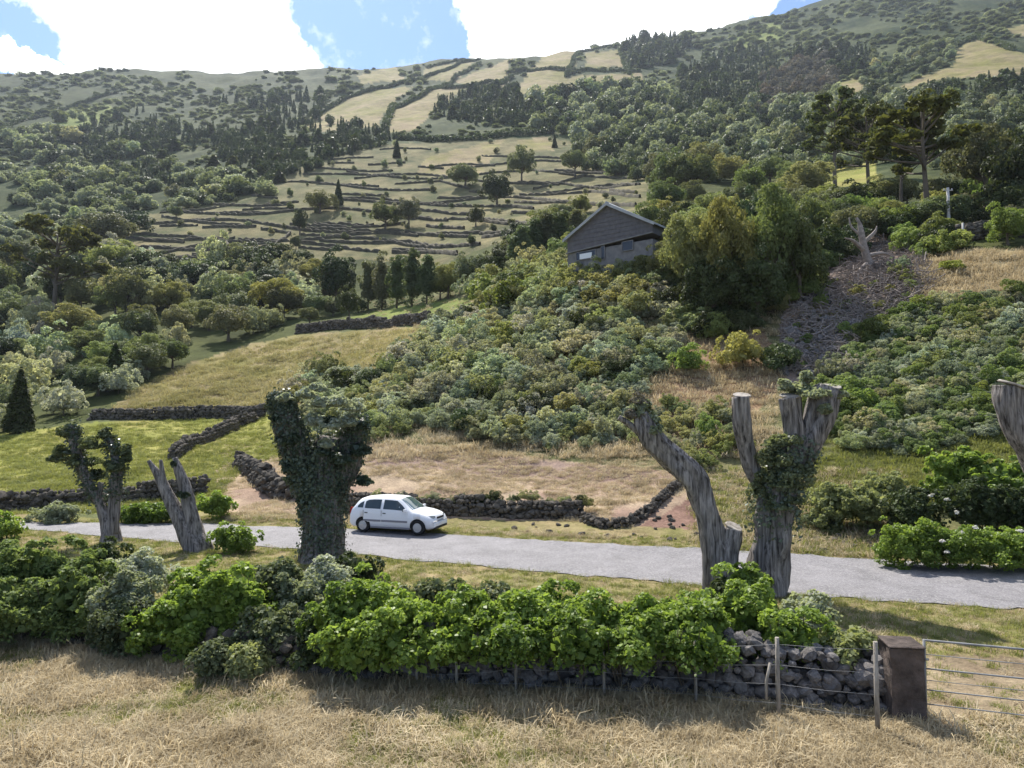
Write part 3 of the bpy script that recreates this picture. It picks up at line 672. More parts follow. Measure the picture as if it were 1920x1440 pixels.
def stone_wall(name, label, pts, h, thick, size, limit, group=None, meshes=STONES, core=True, seed=0, gaps=0.0, cat='stone wall'):
    """pts: xy along the near foot; stones facing the road side and on the cap are parts, the back stays one part"""
    r = random.Random(seed); line, L = resample(pts, size * 0.9)
    o = Vector((line[len(line) // 2][0], line[len(line) // 2][1], 0)); o.z = g(o.x, o.y)
    t = thing(name, label, cat, o, 0, group); t['kind'] = 'thing'; tang = np.gradient(line, axis=0); tang = tang / np.linalg.norm(tang, axis=1, keepdims=True)
    nrm = np.stack([-tang[:, 1], tang[:, 0]], 1); nrm[nrm[:, 1] < 0] *= -1        # pointing away from the viewer's side
    lst = []; back = []
    for i, (p, nn) in enumerate(zip(line, nrm)):
        hh = h * (0.8 + 0.3 * float(fbm(np.array([i * 0.12 + seed]), np.array([3.3]), oct=2)[0] + 0.5))
        if r.random() < gaps: hh *= 0.45
        zg = g(p[0], p[1]); rows = max(1, int(round(hh / (size * 0.72))))
        for k in range(rows):
            z = zg + size * 0.3 + k * size * 0.70; batter = 0.12 * thick * k / max(rows, 1)
            q = p + nn * (batter + r.uniform(-.05, .05)) + tang[i] * ((k % 2) * .5 + r.uniform(-.25, .25)) * size
            lst.append((r.random(), (q[0], q[1], z + r.uniform(-.05, .05)), size * r.choice((.6, .8, 1, 1.2, 1.45))))
            q = p + nn * (thick - batter); back.append(((q[0], q[1], z), size * r.uniform(.8, 1.25)))
        for w in np.arange(size * 0.6, thick - size * 0.3, size * 0.85):
            q = p + nn * w; lst.append((r.random(), (q[0] + r.uniform(-.06, .06), q[1], zg + rows * size * 0.70 + size * .22), size * r.uniform(.8, 1.35)))
    lst.sort(); V = []; Fs = []; n0 = 0
    def pose(s_): return Matrix.Rotation(r.uniform(-.6, .6), 3, 'X') @ Matrix.Rotation(r.uniform(-.6, .6), 3, 'Y') @ Matrix.Rotation(r.uniform(0, 6.28), 3, 'Z'), Vector((s_ * r.uniform(1.0, 1.35), s_ * r.uniform(.9, 1.2), s_ * r.uniform(.75, 1.0)))
    for q, (_, c, s_) in enumerate(lst):
        me = r.choice(meshes); rot, sc = pose(s_)
        if q < limit:
            b = mobj('stone', me, t); b.location = Vector(c) - o; b.rotation_euler = rot.to_euler(); b.scale = sc
        else: back.append((c, s_))
    mb = MB()
    for c, s_ in back:
        me = r.choice(meshes); rot, sc = pose(s_)
        mb.add([rot @ Vector((v.co.x * sc.x, v.co.y * sc.y, v.co.z * sc.z)) + Vector(c) - o for v in me.vertices], [tuple(f.vertices) for f in me.polygons])
    if core:
        for i in range(len(line) - 1):
            a = line[i] + nrm[i] * thick * .5; b = line[i + 1] + nrm[i + 1] * thick * .5; zc = g(*a)
            ang = math.atan2(b[1] - a[1], b[0] - a[0])
            mb.box((a[0] - o.x, a[1] - o.y, zc + h * 0.32 - o.z), (size * 1.05, thick * .55, h * .66), Matrix.Rotation(ang, 3, 'Z'), jit=0.03)
    if mb.v: tag(mb.build('rubble', meshes[0].materials[0], t), kind='stuff')
    return t
near_wall = [P(px, 720, D).to_2d() for px, D in ((1668, 11.35), (1560, 11.5), (1300, 12.1), (968, 12.45), (600, 12.95), (350, 13.8), (180, 14.7), (0, 15.4), (-300, 17.0))]
stone_wall('stone_wall', 'dry stone wall of grey lava rocks beside the square gatepost, under the vines', near_wall[:5], 0.86, 0.6, 0.215, 300, seed=3, gaps=.12)
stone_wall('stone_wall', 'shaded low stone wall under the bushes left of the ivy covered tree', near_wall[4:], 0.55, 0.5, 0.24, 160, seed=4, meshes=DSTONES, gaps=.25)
def flat_line(*pp): return [hit1(a, b).to_2d() for a, b in pp]
stone_wall('stone_wall', 'low dark stone wall with plants growing on it behind the white car', flat_line((640, 962), (780, 966), (900, 968), (1000, 972), (1085, 972)), 0.72, 0.5, 0.27, 260, meshes=DSTONES, seed=5)
stone_wall('stone_wall', 'tumbled stone wall running down the bank towards the leaning tree', flat_line((1090, 978), (1130, 992), (1180, 988), (1225, 960), (1262, 925), (1285, 905)), 0.3, 0.3, 0.2, 120, meshes=DSTONES, seed=6, core=False, gaps=.3)
stone_wall('stone_wall', 'reddish dark stone wall at the foot of the green pasture', flat_line((-60, 962), (20, 960), (90, 952), (150, 945), (240, 942), (320, 935), (385, 925)), .85, 0.5, 0.30, 280, meshes=DSTONES, seed=7)
stone_wall('stone_wall', 'heap of a broken stone wall at the pasture corner left of the ivy tree', flat_line((440, 880), (470, 900), (495, 925), (540, 935)), 0.9, 0.8, 0.36, 120, meshes=DSTONES, seed=8, gaps=.2)
stone_wall('stone_wall', 'long dark field wall below the golden field', flat_line((170, 788), (230, 787), (320, 787), (400, 785), (490, 783)), 1.1, 0.7, 0.42, 240, meshes=DSTONES, seed=9)
stone_wall('stone_wall', 'field wall stepping diagonally across the green pasture', flat_line((318, 862), (350, 838), (400, 822), (440, 805), (480, 790)), 0.9, 0.5, 0.36, 150, meshes=DSTONES, seed=10)
stone_wall('stone_wall', 'dark wall along the top of the golden field', flat_line((555, 626), (620, 618), (700, 614), (760, 610), (800, 606)), 1.5, 0.8, 0.5, 200, meshes=DSTONES, seed=11)
stone_wall('stone_wall', 'short dark wall under the trees beside the pale utility pole', flat_line((1760, 462), (1830, 452), (1920, 446)), 1.6, 0.6, 0.42, 150, meshes=DSTONES, seed=12)
def loose_stones(name, label, poly, n, smin, smax, meshes, cat, seed, group=None, singles=40):
    pts = hit(*rand_in(poly, n, seed).T); pts = pts[~np.isnan(pts[:, 0])]; r = random.Random(seed)
    for i, p in enumerate(pts):
        s_ = r.uniform(smin, smax); b = mobj('rock', r.choice(meshes)); b.location = (p[0], p[1], p[2] + s_ * .15)
        b.scale = (s_ * 1.3, s_, s_ * .8); b.rotation_euler = (r.uniform(-.4, .4), r.uniform(-.4, .4), r.uniform(0, 6))
        tag(b, label, cat, group)
loose_stones('rock', 'loose dark lava rock lying on the bank beside the road', [(950, 985), (1120, 975), (1310, 960), (1320, 1020), (1100, 1005), (960, 1000)], 30, .08, .26, DSTONES, 'rock', 1, 'loose rocks on the road bank')
loose_stones('rock', 'brown rock lying at the foot of the slope right of the leaning tree', [(1490, 1000), (1640, 960), (1650, 1035), (1500, 1040)], 24, .1, .32, DSTONES, 'rock', 2, 'rocks at the foot of the right slope')
loose_stones('rock', 'pale brown rubble stone tumbled down the eroded gully', [(1455, 700), (1485, 570), (1550, 520), (1640, 570), (1570, 670), (1520, 720)], 260, .2, .75, STONES, 'rock', 3, 'rubble stones in the eroded gully')
print('walls', round(time.time() - T0, 1))

# ------------------------------------------------------------ gatepost, wire fence, field gate
M['post'] = mat_solid('grey_brown_post', (0.17, 0.15, 0.125), (0.38, 0.34, 0.29), 6, 0.9, bump=.4, stretch=(3, 3, .5))
M['gatepost'] = mat_solid('rough_gatepost_stone', (0.045, 0.035, 0.03), (0.13, 0.10, 0.085), 3.5, 0.95, bump=.9, bscale=10)
M['wire'] = mat_solid('galvanised_wire', (0.30, 0.30, 0.30), rough=.5, metal=.7)
M['gate_metal'] = mat_solid('galvanised_gate_tube', (0.18, 0.18, 0.18), (0.28, 0.28, 0.28), 5, .8, metal=.0)
def gatepost():
    c = P(1693, 1325, 11.25); z0 = g(c.x, c.y)
    t = thing('gatepost', 'thick square rough stone gatepost with a flat cap at the end of the wall', 'gatepost', (c.x, c.y, z0), -.12)
    bm = bmesh.new(); bmesh.ops.create_cube(bm, size=1); bmesh.ops.subdivide_edges(bm, edges=bm.edges, cuts=7, use_grid_fill=True)
    for v in bm.verts:
        x, y, z = v.co; n = float(fbm(np.array([x * 3]), np.array([y * 3]), np.array([z * 5]), 3, 5)[0])
        v.co = Vector((x * .50 * (1 + .16 * n), y * .46 * (1 + .16 * n), (z + .5) * 1.22 - .08)); v.co.x -= (.05 * n if x < 0 else 0)
    me = bpy.data.meshes.new('shaft'); bm.to_mesh(me); bm.free(); me.materials.append(M['gatepost']); mobj('shaft', me, t)
    b = MB(); b.box((-.01, 0, 1.165), (.55, .50, .06), jit=.02); o = b.build('cap', M['gatepost'], t)
    bv = o.modifiers.new('edge', 'BEVEL'); bv.width = .015
    b = MB(); b.tube([(.30, -.1, .95), (.36, -.1, .95)], .02, 6); b.build('hinge', M['wire'], t)
gatepost()
FP = [(782, 1226, 1290, 12.55), (855, 1226, 1287, 12.45), (968, 1185, 1290, 12.2), (1131, 1186, 1300, 12.0), (1303, 1200, 1303, 11.75), (1457, 1195, 1312, 11.3), (1641, 1203, 1353, 10.75)]
def wire_fence():
    c = P(1303, 1303, 11.75); t = thing('wire_fence', 'thin wire fence on slender wooden posts in front of the stone wall', 'fence', (c.x, c.y, g(c.x, c.y))); o = t.location; tops = []
    for px, y0, y1, D in FP:
        top = P(px, y0, D); ft = Vector((top.x + random.uniform(-.02, .02), top.y, g(top.x, top.y) - .1))
        b = MB(); rr = .036 if px > 1400 else .026
        b.tube([ft - o, ft.lerp(top, .5) - o, top - o], [rr * 1.1, rr, rr * .9], 8, rough=.15, seed=px); b.build('post', M['post'], t)
        tops.append((ft + Vector((0, 0, .1)), top))
    b = MB(); a = P(1444, 1243, 11.3) - o; f_ = P(1437, 1312, 11.25) - o; b.tube([f_, a.lerp(f_, .5) + Vector((-.03, 0, 0)), a], .022, 6); b.build('post', M['post'], t)
    for hf in (.18, .42, .66, .92):
        pts = [ft.lerp(tp, hf) - o for ft, tp in tops]
        q = []
        for a, c_ in zip(pts[:-1], pts[1:]): q += [a, a.lerp(c_, .5) + Vector((0, 0, -.02))]
        b = MB(); b.tube([p + Vector((0, -.03, 0)) for p in q + [pts[-1]]], .003, 5); b.build('wire', M['wire'], t)
wire_fence()
def field_gate():
    a = P(1736, 1330, 11.15); z0 = g(a.x, a.y); e = P(2130, 1330, 10.35)
    yaw = math.atan2(e.y - a.y, e.x - a.x); L = (e.to_2d() - a.to_2d()).length
    t = thing('field_gate', 'grey tubular metal field gate hanging right of the gatepost', 'gate', (a.x, a.y, z0), yaw)
    for z, rr in ((1.24, .018), (1.02, .007), (.80, .014), (.62, .006), (.47, .011), (.25, .010)):
        b = MB(); b.tube([(0, 0, z), (L * .5, 0, z - .015), (L, 0, z)], rr, 8); b.build('rail', M['gate_metal'], t)
    for x in (0, L): b = MB(); b.tube([(x, 0, .12), (x, 0, 1.25)], .022, 8); b.build('stile', M['gate_metal'], t)
    b = MB(); b.tube([(L * .5, 0, .22), (L * .5, 0, 1.24)], .016, 8); b.build('stile', M['gate_metal'], t)
field_gate()

# ------------------------------------------------------------ the white hatchback
M['paint'] = mat_solid('white_car_paint', (0.80, 0.81, 0.83), rough=.22, spec=.5)
M['glass'] = mat_solid('dark_car_glass', (0.03, 0.045, 0.05), rough=.06, spec=.8)
M['screen'] = mat_solid('windscreen_glass', (0.06, 0.10, 0.10), rough=.05, spec=1.0)
M['trim'] = mat_solid('black_plastic_trim', (0.035, 0.035, 0.038), rough=.6)
M['strip'] = mat_solid('grey_side_moulding', (0.22, 0.22, 0.24), rough=.6)
M['tyre'] = mat_solid('tyre_rubber', (0.02, 0.02, 0.02), rough=.9)
M['rim'] = mat_solid('silver_wheel_cover', (0.50, 0.50, 0.50), rough=.35, metal=.5)
M['lamp'] = mat_solid('headlight_lens', (0.35, 0.37, 0.38), rough=.1, spec=.8)
M['tail'] = mat_solid('red_tail_lens', (0.30, 0.015, 0.01), rough=.2)
def car():
    rear, front = P(680, 1001, 28.9), P(781, 1003, 28.0)
    yaw = -R(18); c = P(748, 990, 28.75); zc = g(c.x, c.y) + .03
    t = thing('parked_car', 'white five door hatchback with grey side mouldings parked on the roadside', 'car', (c.x, c.y, zc), yaw)
    #      x     zb   wlow zbelt wbelt ztop  wtop
    ST = [(-1.88, .36, .62, .74, .62, .80, .52), (-1.84, .27, .74, .86, .70, .93, .60), (-1.72, .22, .79, .93, .75, 1.05, .62), (-1.50, .21, .80, .94, .77, 1.30, .58),
          (-1.25, .20, .81, .94, .78, 1.385, .575), (-.70, .20, .815, .93, .79, 1.425, .58), (-.05, .20, .815, .92, .79, 1.42, .58), (.30, .20, .815, .91, .79, 1.385, .57),
          (.62, .20, .81, .905, .785, 1.19, .60), (.95, .20, .81, .90, .775, .965, .64), (1.25, .21, .80, .86, .755, .90, .62), (1.52, .22, .78, .79, .73, .83, .58),
          (1.72, .24, .75, .70, .69, .745, .53), (1.83, .28, .68, .58, .64, .62, .48), (1.87, .34, .60, .50, .58, .54, .44)]
    sp = np.array(spline(ST, 4)); xs = sp[:, 0]
    def at(x): return [np.interp(x, xs, sp[:, k]) for k in range(7)]
    def half(s):
        x, zb, wl, zt, wb, ztop, wt = s
        return [(0, zb), (wl * .86, zb), (wl * .97, zb + .07), (wl * 1.01, zb + .22), (max(wl, wb) * 1.03, min(.60, zt - .08)), (wb, zt), (wt + (wb - wt) * .08, ztop - .06), (wt * .82, ztop - .012), (0, ztop + .018)]
    V = []; Fs = []; n = 16
    for s in sp:
        h = half(s); ring = [(s[0], -y, z) for y, z in h] + [(s[0], y, z) for y, z in h[-2:0:-1]]
        V += ring
    for i in range(len(sp) - 1):
        for k in range(n): k2 = (k + 1) % n; Fs.append((i * n + k, i * n + k2, (i + 1) * n + k2, (i + 1) * n + k))
    Fs.append(tuple(range(n))); Fs.append(tuple((len(sp) - 1) * n + k for k in range(n))[::-1])
    b = MB(); b.add(V, Fs, 0, True); body = b.build('body', [M['paint'], M['trim']], t)
    bm = bmesh.new(); bm.from_mesh(body.data); bmesh.ops.recalc_face_normals(bm, faces=bm.faces); bm.to_mesh(body.data); bm.free()
    for wx in (-1.22, 1.22):           # wheel arches are really cut out of the body
        for sy in (-1, 1):
            cb = MB(); cb.tube([(wx, sy * .60, .30), (wx, sy * 1.0, .30)], .335, 28, smooth=False); co = cb.build('cutter', [M['trim']])
            bmc = bmesh.new(); bmc.from_mesh(co.data); bmesh.ops.recalc_face_normals(bmc, faces=bmc.faces); bmc.to_mesh(co.data); bmc.free()
            co.parent = t; md = body.modifiers.new('arch', 'BOOLEAN'); md.object = co; md.operation = 'DIFFERENCE'; md.solver = 'EXACT'; md.material_mode = 'TRANSFER'
    bpy.context.view_layer.update()
    me = bpy.data.meshes.new_from_object(body.evaluated_get(bpy.context.evaluated_depsgraph_get()))
    for md in list(body.modifiers): o_ = md.object; body.modifiers.remove(md); bpy.data.objects.remove(o_)
    body.data = me; me.name = 'body'
    def side(x, u, sy, off=.006):
        s = at(x); (y0, z0), (y1, z1) = (s[4], s[3]), (s[6] + (s[4] - s[6]) * .08, s[5] - .06)
        nx = Vector((0, (z1 - z0), (y0 - y1))).normalized(); y = y0 + (y1 - y0) * u + nx.y * off; z = z0 + (z1 - z0) * u + nx.z * off
        return (x, sy * y, z)
    def panel(name, ranges, sy, mat, parent=t, off=.006):
        b = MB(); rows = []
        for x, u0, u1 in ranges: rows.append([side(x, u0, sy, off), side(x, u1, sy, off)])
        V = [p for r_ in rows for p in r_]; b.add(V, [(2 * i, 2 * i + 1, 2 * i + 3, 2 * i + 2) for i in range(len(rows) - 1)]); return b.build(name, mat, parent)
    for sy in (-1, 1):
        for nm, rg, dx in (('rear_door', [(-1.16, .10, .72), (-1.05, .08, .86), (-.8, .08, .90), (-.44, .08, .90)], (-1.2, -.38)), ('front_door', [(-.32, .08, .90), (0, .08, .90), (.25, .08, .90), (.48, .08, .72), (.70, .08, .26)], (-.38, .80))):
            # a door: thin skin panel just proud of the body with its handle and window
            b = MB(); xs_ = np.linspace(dx[0] + .012, dx[1] - .012, 7); V = []
            for x in xs_:
                s = at(x); wz = max(s[2], s[4]) * 1.03 + .004
                V += [(x, sy * (s[2] * 1.01 + .004), s[1] + .24), (x, sy * wz, .60), (x, sy * (s[4] + .005), s[3] - .01)]
            b.add(V, [(3 * i + k, 3 * i + k + 1, 3 * i + 3 + k + 1, 3 * i + 3 + k) for i in range(6) for k in (0, 1)], 0, True); d_ = b.build(nm, M['paint'], t)
            panel('window', rg, sy, M['glass'], d_)
            b = MB(); b.box(((dx[0] + .13), sy * .822, .80), (.13, .02, .035)); b.build('handle', M['trim'], d_)
            b = MB(); b.box(((dx[0] + dx[1]) / 2, sy * .838, .505), (dx[1] - dx[0] - .03, .022, .075)); b.build('moulding', M['strip'], d_)
            b = MB(); b.box((dx[0], sy * .822, .70), (.010, .012, .42)); b.build('door_gap', M['trim'], d_)
        panel('quarter_window', [(-1.50, .15, .40), (-1.40, .12, .62), (-1.24, .12, .78)], sy, M['glass'])
        m_ = MB(); m_.box((.72, sy * .90, .96), (.10, .17, .12), jit=.01); o_ = m_.build('mirror', M['paint'], t); bv = o_.modifiers.new('edge', 'BEVEL'); bv.width = .02
        b = MB(); b.box((.64 - .0, sy * .88, .955), (.03, .13, .09)); b.build('mirror_glass', M['glass'], o_)
        # lamps
        b = MB(); b.add([(1.80, sy * .36, .60), (1.73, sy * .63, .62), (1.62, sy * .715, .66), (1.60, sy * .715, .735), (1.70, sy * .60, .755), (1.775, sy * .36, .72)], [(0, 1, 4, 5), (1, 2, 3, 4)])
        for v in range(6): x, y, z = b.v[v]; b.v[v] = (x + .02, y + sy * .012, z + .01)
        b.build('headlight', M['lamp'], t)
        b = MB(); b.box((-1.80, sy * .70, .86), (.12, .10, .26), taper=.8); b.build('tail_light', M['tail'], t)
        b = MB(); b.box((.0, sy * .80, .235), (1.75, .05, .06)); b.build('sill', M['strip'], t)
    for wx in (-1.22, 1.22):
        for sy in (-1, 1):
            w = MB(); prof_ = [(.17, .0), (.19, .035), (.275, .03), (.295, .0), (.295, -.15), (.27, -.18), (.15, -.17)]; nn = 28
            V = [(wx + math.cos(2 * math.pi * k / nn) * r_, sy * (.795 + yo), .295 + math.sin(2 * math.pi * k / nn) * r_) for k in range(nn) for r_, yo in prof_]; m_ = len(prof_)
            w.add(V, [(k * m_ + j, k * m_ + j + 1, ((k + 1) % nn) * m_ + j + 1, ((k + 1) % nn) * m_ + j) for k in range(nn) for j in range(m_ - 1)], 0, True)
            wo = w.build('wheel', M['tyre'], t)
            w = MB(); prof_ = [(0, .028), (.05, .03), (.12, .022), (.175, .012), (.182, .03)]; 
            V = [(wx + math.cos(2 * math.pi * k / nn) * r_ , sy * (.795 + yo - (.014 if (k % 4 == 0 and .05 < r_ < .17) else 0)), .295 + math.sin(2 * math.pi * k / nn) * r_) for k in range(nn) for r_, yo in prof_]; m_ = len(prof_)
            w.add(V, [(k * m_ + j, k * m_ + j + 1, ((k + 1) % nn) * m_ + j + 1, ((k + 1) % nn) * m_ + j) for k in range(nn) for j in range(m_ - 1)], 0, False)
            w.build('rim', M['rim'], wo)
    def top(x, f): s = at(x); y = s[6] * f; z = np.interp(abs(f), [0, .82, 1.0], [s[5] + .018, s[5] - .012, s[5] - .06]); return (x, y, z)
    def glass(name, x0, x1, f0, f1, mat):
        b = MB(); V = []; nx, ny = 8, 8; d = Vector((1 if x1 > x0 else -1, 0, 1)).normalized() * .008
        for i in range(nx + 1):
            x = x0 + (x1 - x0) * i / nx; f = f0 + (f1 - f0) * i / nx
            for k in range(ny + 1): V.append(Vector(top(x, -f + 2 * f * k / ny)) + d)
        b.add(V, [(i * (ny + 1) + k, i * (ny + 1) + k + 1, (i + 1) * (ny + 1) + k + 1, (i + 1) * (ny + 1) + k) for i in range(nx) for k in range(ny)], 0, True); return b.build(name, mat, t)
    ws = glass('windscreen', .34, .93, .86, .93, M['screen']); glass('rear_window', -1.48, -1.76, .86, .90, M['glass'])
    for yy in (-.15, .35): b = MB(); b.tube([(.95, yy - .1, .985), (.80, yy + .22, 1.085)], .008, 5); b.build('wiper', M['trim'], ws)
    b = MB(); b.box((1.845, 0, .655), (.04, .60, .075), taper=.95); b.build('grille', M['trim'], t)
    b = MB(); b.box((1.80, 0, .40), (.20, 1.30, .20), taper=.97, jit=.005); o_ = b.build('bumper', M['paint'], t); bv = o_.modifiers.new('edge', 'BEVEL'); bv.width = .04; bv.segments = 2
    b = MB(); b.box((1.865, 0, .29), (.09, 1.10, .09)); b.build('air_intake', M['trim'], t)
    b = MB(); b.box((1.91, 0, .42), (.012, .50, .11)); b.build('number_plate', M['paint'], t)
    b = MB(); b.box((-1.84, 0, .42), (.16, 1.36, .22)); o_ = b.build('bumper', M['paint'], t); bv = o_.modifiers.new('edge', 'BEVEL'); bv.width = .04
    b = MB(); b.box((0, 0, .27), (3.2, 1.15, .1)); b.build('underbody', M['trim'], t)
    b = MB(); b.tube([(-1.1, .0, 1.44), (-1.25, 0, 1.62)], .006, 5); b.build('aerial', M['trim'], t)
car()
print('car', round(time.time() - T0, 1))

# ------------------------------------------------------------ pollarded trees along the road
def limb_px(mb, pts, seed=0, mi=0, n=26, ridges=.36, rough=.34):
    """pts: (px, py, distance, radius in px)"""
    q = [(*P(a, b, D), rp * D / F) for a, b, D, rp in pts]; s = spline(q, 10)
    mb.tube([tuple(v[:3]) for v in s], [max(.01, v[3]) for v in s], n, mi=mi, rough=rough, seed=seed, ridges=ridges); return s
def ivy(name, stems, n, leaf, parent, mat, off=.25, seed=1, zlo=-9, zhi=99, cover=1.0):
    """leaves clothing a set of stem splines in uneven bunches"""
    r = np.random.default_rng(seed); st = np.array([v for s in stems for v in s]); st = st[(st[:, 2] > zlo) & (st[:, 2] < zhi)]
    i = r.integers(0, len(st), n); d = unit(r.normal(size=(n, 3))); d[:, 2] *= .5; d = unit(d)
    c = st[i, :3] + r.normal(size=(n, 3)) * .05; bump = fbm(c[:, 0] * 1.6 + d[:, 0], c[:, 1] * 1.6 + d[:, 1], c[:, 2] * 1.8, 3, seed)
    keep = bump > -cover; R_ = st[i, 3] + off * (.25 + 1.25 * np.clip(bump + .5, 0, 1.4)) * r.uniform(.5, 1.05, n)
    pos = (c + d * R_[:, None])[keep]; nn = (d + .55 * r.normal(size=(n, 3)) + [0, 0, .2])[keep]
    V, Fq = leaf_arrays(pos, nn, leaf * r.uniform(.6, 1.4, len(pos)), 1.3, r=r); return tag(mobj(name, arr_mesh(name, V, Fq, mat), parent), kind='stuff')
def puffs(name, spots, mat, parent, seed, leaf=.09, dens=700, origin=None):
    Vs, Fs, n0 = [], [], 0
    for q, (px, py, D, rp) in enumerate(spots):
        R_ = rp * D / F; c = P(px, py, D); V, Fq, _ = clumpy(seed * 31 + q, (R_, R_, R_ * .85), 0, 9, R_ * .42, int(dens * max(.4, R_ ** 2 * 1.6)), leaf, zmin=-.9, inner=.25)
        V[:, 2] -= 0; V = V + np.array(c); Vs.append(V); Fs.append(Fq + n0); n0 += len(V)
    return tag(mobj(name, arr_mesh(name, np.concatenate(Vs), np.concatenate(Fs), mat), parent), kind='stuff')
def localize(t):
    """children were built in world coordinates: move the thing's origin to its foot"""
    for ch in t.children: ch.data.transform(Matrix.Translation(-t.location))
def tree_thing(label, px, py, D):
    c = P(px, py, D); return thing('pollarded_tree', label, 'tree', (c.x, c.y, g(c.x, c.y)), 0, None)
def foot(px, py, D, rp):  # start a little under ground
    return (px, py, D, rp)
# 1: big ivy clad pollard left of the car
D1 = 23.2; t = tree_thing('big pollarded tree wrapped in dark ivy with silvery regrowth, left of the car', 606, 1050, D1); b = MB()
s1 = limb_px(b, [(608, 1070, D1, 46), (606, 1010, D1, 34), (606, 940, D1, 34), (608, 880, D1, 32), (622, 820, D1, 20)], 1)
s2 = limb_px(b, [(600, 950, D1 + .1, 30), (576, 890, D1 + .1, 27), (550, 820, D1, 24), (532, 765, D1 - .1, 20), (526, 750, D1 - .1, 14)], 2)
s3 = limb_px(b, [(615, 930, D1 + .2, 28), (640, 880, D1 + .2, 26), (662, 820, D1 + .1, 20), (670, 785, D1, 15)], 3)
b.build('trunk', M['bark'], t)
ivy('ivy', [s2, s2, s3, s1[22:]], 13000, .08, t, M['ivy'], .15, 4); ivy('ivy', [s1[5:34], s2[:20]], 9000, .075, t, M['ivy'], .16, 5, cover=.2)
puffs('regrowth', [(575, 742, D1 - .1, 24), (600, 760, D1 - .5, 28), (630, 758, D1 - .5, 30), (662, 768, D1 - .6, 24), (592, 795, D1 - .6, 24), (626, 800, D1 - .8, 22), (532, 748, D1 - .5, 16), (655, 795, D1 - .6, 20), (600, 730, D1 - .2, 18), (612, 835, D1 - .9, 16), (512, 775, D1 - .3, 10)], M['silver'], t, 6, .07, 1500)
puffs('ivy', [(525, 785, D1 - .3, 20), (540, 830, D1 - .3, 24), (548, 880, D1 - .2, 22), (640, 865, D1 - .6, 24), (672, 850, D1 - .2, 26), (682, 905, D1, 18), (608, 850, D1 - .7, 20), (572, 940, D1 - .3, 18), (680, 800, D1 - .4, 14), (515, 765, D1 - .2, 13), (618, 790, D1 - .7, 13)], M['ivy'], t, 7, .09, 900)
localize(t)
# 2: leaning pollard
D2 = 18.8; t = tree_thing('leaning pollarded tree with one bare furrowed limb bending left over the road', 1350, 1090, D2); b = MB()
s1 = limb_px(b, [(1352, 1112, D2, 34), (1348, 1060, D2, 29), (1340, 1010, D2, 25), (1322, 950, D2, 23), (1298, 895, D2, 24), (1258, 856, D2, 24), (1226, 826, D2, 23), (1210, 795, D2, 20), (1200, 775, D2, 12)], 11)
s2 = limb_px(b, [(1352, 1095, D2, 30), (1358, 1050, D2 - .05, 24), (1368, 1015, D2 - .1, 20), (1374, 992, D2 - .1, 18)], 12)
s3 = limb_px(b, [(1222, 835, D2, 10), (1195, 808, D2, 7), (1172, 790, D2, 6), (1160, 783, D2, 5)], 13, n=10)
b.build('trunk', M['bark'], t)
b = MB(); e = P(1375, 989, D2 - .1); b.tube([e, e + Vector((.02, -.02, .05))], [.25, .22], 16); b.build('cut_end', M['cut'], t)
puffs('foliage', [(1212, 790, D2, 26), (1228, 812, D2 - .1, 22), (1200, 765, D2, 20)], M['scrub'], t, 8, .08, 900); puffs('dead_foliage', [(1200, 755, D2 + .1, 22), (1185, 780, D2, 16)], M['grey_crown'], t, 9, .07, 700)
localize(t)
# 3: forked ivy bellied pollard beside it
D3 = 19.0; t = tree_thing('forked pollarded tree with a bunch of green ivy at its fork and sawn limb ends', 1442, 1090, D3); b = MB()
s1 = limb_px(b, [(1436, 1112, D3, 36), (1442, 1050, D3, 33), (1448, 980, D3, 33), (1462, 915, D3, 33), (1480, 870, D3, 28), (1492, 845, D3, 26)], 21)
s2 = limb_px(b, [(1484, 880, D3, 24), (1514, 830, D3, 23), (1536, 785, D3, 24), (1552, 742, D3, 25), (1557, 728, D3, 22)], 22)
s3 = limb_px(b, [(1484, 880, D3, 20), (1490, 830, D3, 20), (1486, 785, D3, 19), (1480, 745, D3, 20)], 23)
s4 = limb_px(b, [(1450, 930, D3 + .15, 14), (1415, 885, D3 + .15, 14), (1400, 840, D3 + .1, 14), (1393, 790, D3, 16), (1391, 744, D3, 17)], 24)
b.build('trunk', M['bark'], t)
for (px, py, rp) in ((1391, 742, 17), (1557, 726, 20), (1480, 743, 18)):
    b = MB(); e = P(px, py, D3); rr = rp * D3 / F; b.tube([e, e + Vector((0, -.01, .035))], [rr, rr * .93], 16); b.build('cut_end', M['cut'], t)
puffs('ivy', [(1460, 870, D3 - .35, 40), (1470, 910, D3 - .35, 44), (1440, 900, D3 - .2, 34), (1492, 885, D3 - .2, 36), (1455, 950, D3 - .3, 34), (1480, 940, D3 - .3, 28), (1450, 835, D3 - .2, 28), (1425, 925, D3 - .1, 26), (1478, 830, D3 - .25, 24)], M['mid'], t, 10, .06, 1900)
ivy('ivy', [s1[20:]], 2500, .08, t, M['ivy'], .3, 8)
puffs('foliage', [(1500, 735, D3 + .1, 26), (1530, 742, D3 - .35, 24), (1475, 728, D3 + .1, 20), (1565, 745, D3, 22), (1548, 770, D3 - .4, 16), (1510, 710, D3 + .2, 18)], M['scrub'], t, 12, .07, 900)
localize(t)
